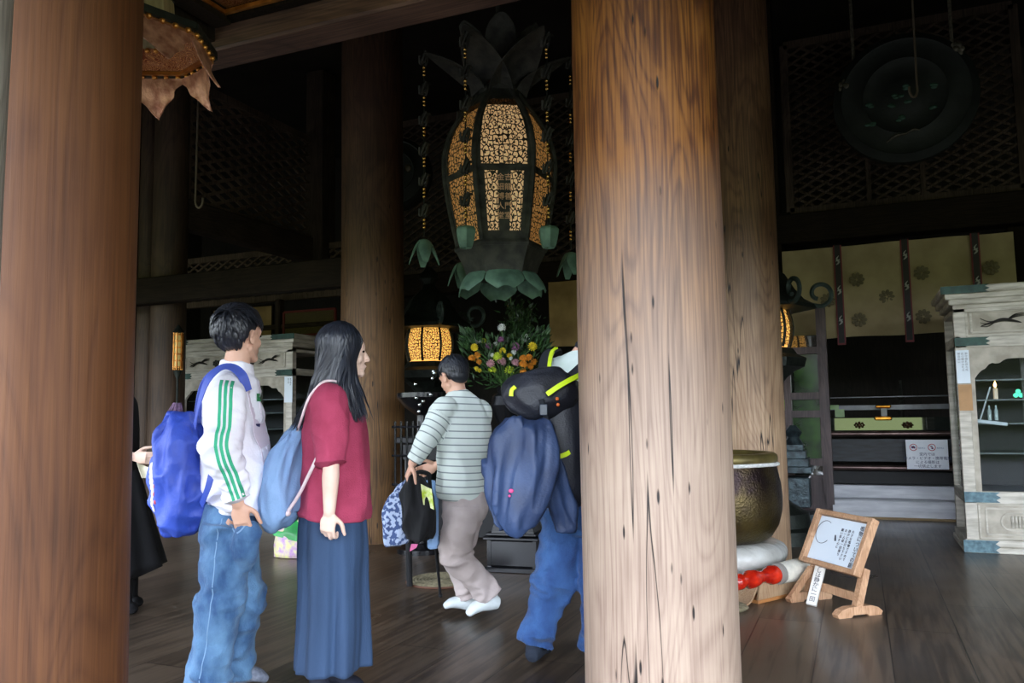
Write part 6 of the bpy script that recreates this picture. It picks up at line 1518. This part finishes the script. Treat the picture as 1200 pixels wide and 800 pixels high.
# things in his hand: coat, plaid bag, flyer, cloth, cane
def hung(name, label, cat, mat, pts, rx, ry, side, seed, A=.02, root=P, vox=.007, mod=None, sx=12):
    t_ = bpy.data.objects.new('x', None)
    mb = MB(); mb.loft(pts, rx, ry, side, n=36, steps=30, mod=mod or (lambda t, th, p: A * noise.noise(V((math.cos(th) * 1.8 + seed, math.sin(th) * 1.8, t * 2)))))
    o = mb.build(name, mat); o.location = root.root; o.rotation_euler.z = PSI; remesh(o, vox, 2); displace(o, fold_ridge(seed, A * .8, sx * .8, 3)); 
    return tag(o, label, cat, kind='thing')
hung('black_coat', 'black coat bundled below the hand of the person in the striped sweater', 'coat', BLACKC, [J(490, 632, -.2), J(490, 618, -.2), J(489, 595, -.2), J(487, 570, -.2), J(483, 555, -.2)], [.08, .10, .10, .075, .03], [.05, .06, .06, .05, .025], V((1, 0, 0)), 3, .03)
PLAID = M('blue_check_cloth', srgb(176, 190, 216), rough=.8, col2=srgb(62, 82, 128), scale=46, ctr=(.46, .54), detail=1)
hung('check_bag', 'blue and white flecked cloth bag beside the black coat', 'bag', PLAID, [J(468, 637, -.12), J(466, 626, -.12), J(466, 600, -.12), J(470, 580, -.12), J(478, 562, -.15)], [.07, .085, .08, .06, .025], [.05, .06, .06, .045, .02], V((1, 0, 0)), 4, .02)
hung('blue_cloth', 'light blue cloth hanging beyond the black coat', 'cloth', SKYB, [J(508, 642, .0), J(508, 620, .0), J(507, 590, .0), J(505, 562, .0)], [.035, .04, .04, .03], [.02, .02, .02, .02], V((1, 0, 0)), 5, .012)
mb = MB(); mb.grid(lambda u, v: J(493 + 13 * u + 3 * v, 567 + 24 * v + 6 * u, -.27 + .02 * math.sin(u * 3)), 6, 6, thick=.003)
o = mb.build('neon_flyer', M('flyer_lime', srgb(196, 216, 60), rough=.6, col2=srgb(236, 240, 180), scale=18, ctr=(.45, .6))); o.location = P.root; o.rotation_euler.z = PSI; tag(o, 'lime-yellow folded flyer tucked in front of the black coat', 'flyer', kind='thing')
t = thing('walking_cane', 'thin black cane standing on the round straw mat', 'cane', P.root); t.rotation_euler.z = PSI
mb = MB(); a0 = J(516, 690, .55); a0 = V((a0.x, a0.y, .022)); b0 = J(503, 560, -.10)
dd = (a0 - b0).normalized()
mb.tube([a0, b0], [.009, .012], n=10, steps=2); mb.build('shaft', BLACKC, t)
mb = MB(); mb.tube([b0, b0 - dd * .03, b0 - dd * .05 + V((-.05, 0, .0)), b0 + V((-.11, 0, .01))], .013, n=10); mb.build('handle', BLACKC, t)
MB().ell(a0, (.014, .014, .016)).build('ferrule', BLACKC, t)
o = MB().tube([V((J(480, 668, .9).x, J(480, 668, .9).y, .012)), J(479, 636, .9), J(480, 600, .9)], .022, n=10).build('black_umbrella', BLACKC); o.location = P.root; o.rotation_euler.z = PSI; tag(o, 'furled black umbrella standing upright behind the check bag', 'umbrella', kind='thing')
mb = MB(); mb.grid(lambda u, v: J(482 + 8 * u - 2 * v, 637 + 9 * v * (1 - .5 * u), -.2), 3, 3, thick=.004); o = mb.build('pink_tag', M('pink', srgb(226, 110, 160), rough=.6)); o.location = P.root; o.rotation_euler.z = PSI; tag(o, 'small pink tag hanging below the check bag', 'tag', kind='thing')

# ---------------------------------------------------------------- backpacker seen from behind, half hidden by the front pillar
P = Person('person', 'person in pale shirt and bright jeans wearing a hiking backpack, half behind the front pillar', 672, 4.0)
J = P.J
j = dict(hipL=J(664, 600, .03), hipR=J(704, 602, -.03), shL=J(651, 436, .05), shR=J(722, 440, -.03), neck=J(685, 414, .02), waist=J(682, 545, 0), chest=J(684, 480, 0),
         head=J(706, 381, .04), hF=(.2, .95, -.2), hU=(0, .1, 1), elL=J(656, 500, .20), wrL=J(668, 520, .40), elR=J(732, 508, .10), wrR=J(722, 530, .33),
         knL=J(648, 684, .02), anL=J(626, 754, .0), toeL=J(640, 767, -.14), knR=J(703, 690, -.02), anR=J(700, 758, .02), toeR=J(716, 762, .18))
j['toeL'] = J(638, 762, .17)
j['hdL'] = ((.5, .8, -.1), (.6, -.5, 0), 1, .8); j['hdR'] = ((-.3, .8, -.1), (-.6, -.5, 0), -1, .8)
body(P, j, SKIN); eyes(P, j['head'], j['hF'], j['hU']); hair_short(P, j['head'], j['hF'], j['hU'], n=500, seed=11)
trousers(P, j, JEAN2, rs=(.115, .098, .082, .080), seed=12, A=.018, hem=.0, top=.10, hipw=(.17, .185), hipd=(.12, .13))
sock(P, j['anL'], j['toeL'], SOCKD, hgt=.07); sock(P, j['anR'], j['toeR'], SOCKD, hgt=.07)
mb = MB(); ss = (j['shL'] - j['shR']).normalized(); hs = (j['hipL'] - j['hipR']).normalized()
mb.loft([J(684, 590, 0), J(684, 575, 0), J(683, 545, 0), J(684, 490, 0), J(685, 450, 0), J(685, 428, .01), J(686, 414, .02)], [.17, .19, .185, .195, .205, .17, .07], [.12, .13, .13, .13, .11, .09, .06], [hs, hs, hs, ss, ss, ss, ss], n=36, steps=36, mod=lambda t, th, p: wrinkle(t, th, 1.4, 4, .010, 1.5))
for S_, sd in (('L', 1), ('R', -1)):
    sh, el, wr = j['sh' + S_], j['el' + S_], j['wr' + S_]
    mb.loft([sh - ss * sd * .05, sh, sh.lerp(el, .5), el, el.lerp(wr, .9)], [.07, .078, .068, .06, .045], [.065, .072, .064, .056, .042], V((1, 0, .2)), n=24, steps=30, mod=lambda t, th, p: wrinkle(t, th, 3 + sd, 6, .006, 1))
o = mb.build('shirt', WHITEP, P.t); remesh(o, .007, 3)
mb = MB(); mb.tube([J(687, 420, .02), J(690, 404, .03)], [.075, .066], n=20, steps=2); mb.build('dark_collar', BLKN, P.t)
# backpack
bk = thing('hiking_backpack', 'black hiking backpack with neon yellow trim on the half-hidden person', 'backpack', P.root); bk.rotation_euler.z = PSI
mb = MB(); mb.loft([J(662, 588, -.22), J(662, 572, -.24), J(660, 520, -.27), J(655, 470, -.26), J(652, 450, -.22)], [.09, .135, .15, .14, .10], [.07, .10, .12, .11, .07], V((1, .1, 0)), n=36, steps=30, mod=lambda t, th, p: wrinkle(t, th, 8, 4, .008, 1.3))
o = mb.build('pack_body', BLKN, bk); remesh(o, .007, 3)
mb = MB(); mb.loft([J(596, 474, -.34), J(606, 468, -.35), J(632, 462, -.36), J(660, 455, -.34), J(670, 450, -.32)], [.05, .10, .115, .10, .05], [.045, .075, .09, .08, .04], V((.15, 0, 1)), n=30, steps=26, mod=lambda t, th, p: wrinkle(t, th, 2, 4, .010, 1.5))
o = mb.build('lid_pocket', BLKN, bk); remesh(o, .007, 3); lid = o
strap('neon_trim', NEON, [J(641, 462, -.475), J(654, 453, -.47), J(668, 445, -.45), J(681, 438, -.40), J(690, 430, -.3)], .022, .006, par=bk, ref=V((.1, -1, .5)))
strap('neon_trim', NEON, [J(599, 464, -.43), J(600, 457, -.43), J(604, 453, -.43)], .018, .006, par=bk, ref=V((-.3, -1, .5)))
strap('neon_trim', NEON, [J(655, 535, -.40), J(665, 531, -.39), J(673, 523, -.37), J(676, 515, -.34)], .020, .008, par=bk, ref=V((.3, -1, 0)))
SB = M('strap_black', srgb(26, 30, 36), rough=.6)
strap('shoulder_strap', SB, [J(640, 452, -.20), J(638, 432, -.12), J(642, 415, -.02), J(650, 410, .04), J(654, 420, .13)], .06, .010, par=bk, ref=V((-.3, -.6, 1)))
strap('strap_edging', NEON, [J(644.5, 450, -.215), J(643.5, 432, -.14), J(646.5, 414, -.035), J(652, 408, .02)], .018, .012, par=bk, ref=V((-.2, -.6, 1)))
strap('shoulder_strap', SB, [J(664, 446, -.28), J(680, 432, -.20), J(692, 420, -.08), J(700, 418, .0)], .055, .010, par=bk, ref=V((0, -.6, 1)))
strap('strap_edging', NEON, [J(668, 449, -.30), J(682, 437, -.23), J(694, 426, -.12)], .018, .012, par=bk, ref=V((0, -.6, 1)))
mb = MB(); mb.bar(J(634, 468, -.46), J(642, 497, -.43), .028, .006); mb.build('buckle_strap', SB, bk, smooth=False)
mb = MB(); mb.box(J(637, 480, -.465), (.036, .012, .05), bev=.004); mb.box(J(642, 500, -.44), (.036, .012, .03), bev=.004); mb.build('buckle', M('buckle', srgb(44, 52, 64), rough=.3), bk)
mb = MB(); [mb.ell(J(x_, y_, -.44), (.008, .006, .008)) for x_, y_ in ((653, 467), (654, 474))]; mb.build('orange_cord_lock', M('orange_cord', srgb(226, 110, 40), rough=.5), bk)
# windbreaker lashed to the pack
mb = MB()
def mass(pts, rx, ry, side, seed, A=.02): mb.loft([J(*p) for p in pts], rx, ry, side, n=40, steps=36, mod=lambda t, th, p: A * (1 - abs(noise.noise(V((math.cos(th) * 2.2 + seed, math.sin(th) * 2.2, t * 1.3)))) * 3))
mass([(601, 622, -.42), (600, 612, -.43), (604, 585, -.44), (612, 545, -.43), (617, 510, -.42), (620, 492, -.40)], [.04, .085, .125, .14, .12, .09], [.03, .045, .055, .06, .055, .04], V((1, 0, 0)), 2)
mass([(592, 568, -.40), (580, 555, -.40), (572, 552, -.40), (566, 553, -.40)], [.06, .062, .056, .05], [.035, .04, .036, .03], V((0, .0, 1)), 6, .008)
mass([(663, 620, -.30), (660, 606, -.31), (652, 570, -.36), (642, 530, -.40), (636, 498, -.42)], [.045, .052, .055, .06, .04], [.03, .035, .04, .04, .03], V((1, .2, 0)), 4, .010)
jo = mb.build('navy_windbreaker', NAVYJ); jo.location = P.root; jo.rotation_euler.z = PSI; remesh(jo, .006, 2); displace(jo, fold_ridge(3, .034, 7, 1.8)); tag(jo, 'navy blue windbreaker lashed under the lid of the hiking backpack', 'jacket', kind='thing')
PK = M('pink_logo', srgb(224, 80, 140), rough=.5)
mb = MB(); mb.ell(J(599, 575, -.505), (.011, .005, .009)); mb.ell(J(597, 581, -.505), (.006, .004, .006))
o = mb.build('sewn_logo', PK, jo)

# ---------------------------------------------------------------- person in black at the far left
P = Person('person', 'person in black skirt mostly hidden behind the reddish pillar, holding a sheet', 138, 5.2)
J = P.J
j = dict(hipR=J(136, 590, -.08), hipL=J(138, 590, .08), shR=J(136, 470, -.15), shL=J(140, 468, .15), neck=J(138, 455, 0), waist=J(138, 550, 0), chest=J(138, 500, 0),
         head=J(130, 425, 0), hF=(1, .5, -.1), hU=(0, 0, 1), elR=J(140, 530, -.20), wrR=J(156, 535, -.20), elL=J(140, 528, .2), wrL=J(158, 540, .14),
         knR=J(143, 650, -.08), anR=J(146, 706, -.08), knL=J(152, 648, .08), anL=J(153, 701, .08), toeR=J(158, 716, -.08), toeL=J(164, 708, .08))
j['hdR'] = ((1, 0, -.1), (0, 1, 0), 1, .7); j['hdL'] = ((.9, -.2, 0), (0, -1, .2), -1, .7)
body(P, j, SKIN2, s=.93); eyes(P, j['head'], j['hF'], j['hU']); hair_short(P, j['head'], j['hF'], j['hU'], s=1.05, n=400, seed=21, len_=(.06, .12))
mb = MB(); mb.loft([J(150, 668, 0), J(147, 630, 0), J(143, 590, 0), J(140, 560, 0), J(139, 548, 0)], [.27, .22, .17, .14, .12], [.20, .17, .14, .12, .10], V((.1, 1, 0)), n=60, steps=24, mod=lambda t, th, p: .02 * (1 - t) * math.sin(th * 7))
mb.build('black_skirt', BLACKC, P.t, angle=180)
mb = MB(); mb.loft([J(139, 572, 0), J(138, 540, 0), J(137, 500, 0), J(138, 470, 0), J(138, 458, 0)], [.14, .15, .16, .16, .06], [.11, .12, .125, .10, .05], V((0, 1, 0)), n=30, steps=20)
for S_ in 'RL':
    sh, el, wr = j['sh' + S_], j['el' + S_], j['wr' + S_]; mb.loft([sh, sh.lerp(el, .5), el, el.lerp(wr, .7)], [.062, .056, .05, .04], [.06, .054, .048, .038], V((1, 0, .1)), n=20, steps=16)
o = mb.build('black_top', BLACKC, P.t); remesh(o, .009, 2)
for S_ in 'RL': sock(P, j['an' + S_], j['toe' + S_], BLACKC, hgt=.25)
mb = MB(); mb.grid(lambda u, v: J(160 + 16 * u + 6 * v, 542 + 18 * v + 6 * u - 6 * v * u, -.22 + .03 * math.sin(3 * u)), 8, 8, thick=.002)
o = mb.build('paper_sheet', M('cream_paper', srgb(226, 220, 196), rough=.8, col2=srgb(206, 200, 170), scale=14)); o.location = P.root; o.rotation_euler.z = PSI; tag(o, 'cream sheet of paper held by the person in black at the left edge', 'paper', kind='thing')

# ---------------------------------------------------------------- shopping bags on the floor behind the woman
def shopbag(name, label, a, w_, h_, m1, m2, rz, white=False):
    t = thing(name, label, 'bag', a, rz)
    mb = MB(); mb.loft([V((0, 0, .005)), V((0, 0, .05)), V((0, 0, h_ * .5)), V((.01, 0, h_ * .9)), V((.0, 0, h_))], [w_ / 2, w_ / 2 * 1.02, w_ / 2 * .97, w_ / 2 * .85, w_ / 2 * .8], [.10, .11, .09, .05, .03], V((1, 0, 0)), n=32, steps=20, mod=lambda t_, th, p: .012 * noise.noise(V((math.cos(th) * 2, math.sin(th) * 2, t_ * 4 + w_ * 20))) , round_ends=False)
    o = mb.build('bag_body', m1, t, angle=60)
    mb = MB(); mb.loft([V((.0, 0, h_ * .52)), V((.01, 0, h_ * .75)), V((.0, -.01, h_ * 1.04))], [w_ / 2 * 1.0, w_ / 2 * .95, w_ / 2 * .78], [.098, .082, .03], V((1, 0, 0)), n=32, steps=12, mod=lambda t_, th, p: .014 * math.sin(th * 4 + t_ * 3), round_ends=False); mb.build('green_wrap', m2, t, angle=60)
    for q in (-1, 1): MB().tube([V((-.06, q * .03, h_ * .95)), V((-.04, q * .035, h_ + .08)), V((.04, q * .035, h_ + .08)), V((.06, q * .03, h_ * .95))], .006, n=6).build('handle', m2, t)
    return t
GRN = M('bright_green', srgb(28, 158, 66), rough=.4, col2=srgb(16, 118, 48), scale=6); PUR = M('purple_floral', srgb(166, 120, 176), rough=.5, col2=srgb(206, 204, 130), scale=22)
p = fl(336, 655); shopbag('shopping_bag', 'purple patterned shopping bag with bright green top behind the long-haired person', p + V((0, .12, 0)), .40, .30, PUR, GRN, .2)
p = fl(428, 634); shopbag('shopping_bag', 'green shopping bag with white band peeking right of the slate-blue skirt', p + V((0, .10, 0)), .36, .38, GRN, M('green_white', srgb(30, 150, 70), rough=.4, col2=srgb(220, 226, 220), scale=7, ctr=(.56, .6)), .25)
# ---------------------------------------------------------------- light: overcast sky over trees, seen through the open front
w = bpy.data.worlds.new('World'); SC.world = w; w.use_nodes = True; nt = w.node_tree; L = nt.links.new
bg = nt.nodes['Background']
tc = nn(nt, 'ShaderNodeTexCoord'); sx = nn(nt, 'ShaderNodeSeparateXYZ'); L(tc.outputs['Generated'], sx.inputs[0])
no = nn(nt, 'ShaderNodeTexNoise', i_Scale=9., i_Detail=5.); L(tc.outputs['Generated'], no.inputs['Vector'])
ad = nn(nt, 'ShaderNodeMath', operation='MULTIPLY_ADD'); L(no.outputs['Fac'], ad.inputs[0]); ad.inputs[1].default_value = -.10; L(sx.outputs['Z'], ad.inputs[2])
rp = ramp(nt, ad.outputs[0], [(0., srgb(66, 74, 50)), (.004, srgb(104, 118, 78)), (.035, (.80, .87, 1.0)), (.6, (.72, .84, 1.05))])
L(rp.outputs[0], bg.inputs[0]); bg.inputs[1].default_value = SKY_STRENGTH
def portal(loc, rot, sx_, sy_):
    ld = bpy.data.lights.new('sky_portal', 'AREA'); ld.shape = 'RECTANGLE'; ld.size = sx_; ld.size_y = sy_; ld.cycles.is_portal = True
    o = bpy.data.objects.new('sky_portal', ld); COL.objects.link(o); o.location = loc; o.rotation_euler = rot
portal((-3, -2.0, 1.7), (R(90), 0, 0), 24, 3.4)
portal((9.0, .5, 1.7), (R(90), 0, R(90)), 5.2, 3.4)
portal((-15, .5, 1.7), (R(90), 0, R(-90)), 5.2, 3.4)
SC.view_settings.view_transform = 'Standard'; SC.view_settings.look = 'None'; SC.view_settings.gamma = 1; SC.view_settings.use_curve_mapping = False
SC.view_settings.exposure = EXPOSURE
SC.cycles.use_denoising = True
SC.cycles.max_bounces = 8; SC.cycles.diffuse_bounces = 5; SC.cycles.transparent_max_bounces = 16
SC.cycles.sample_clamp_indirect = 6
bpy.data.scenes.remove(TMP)
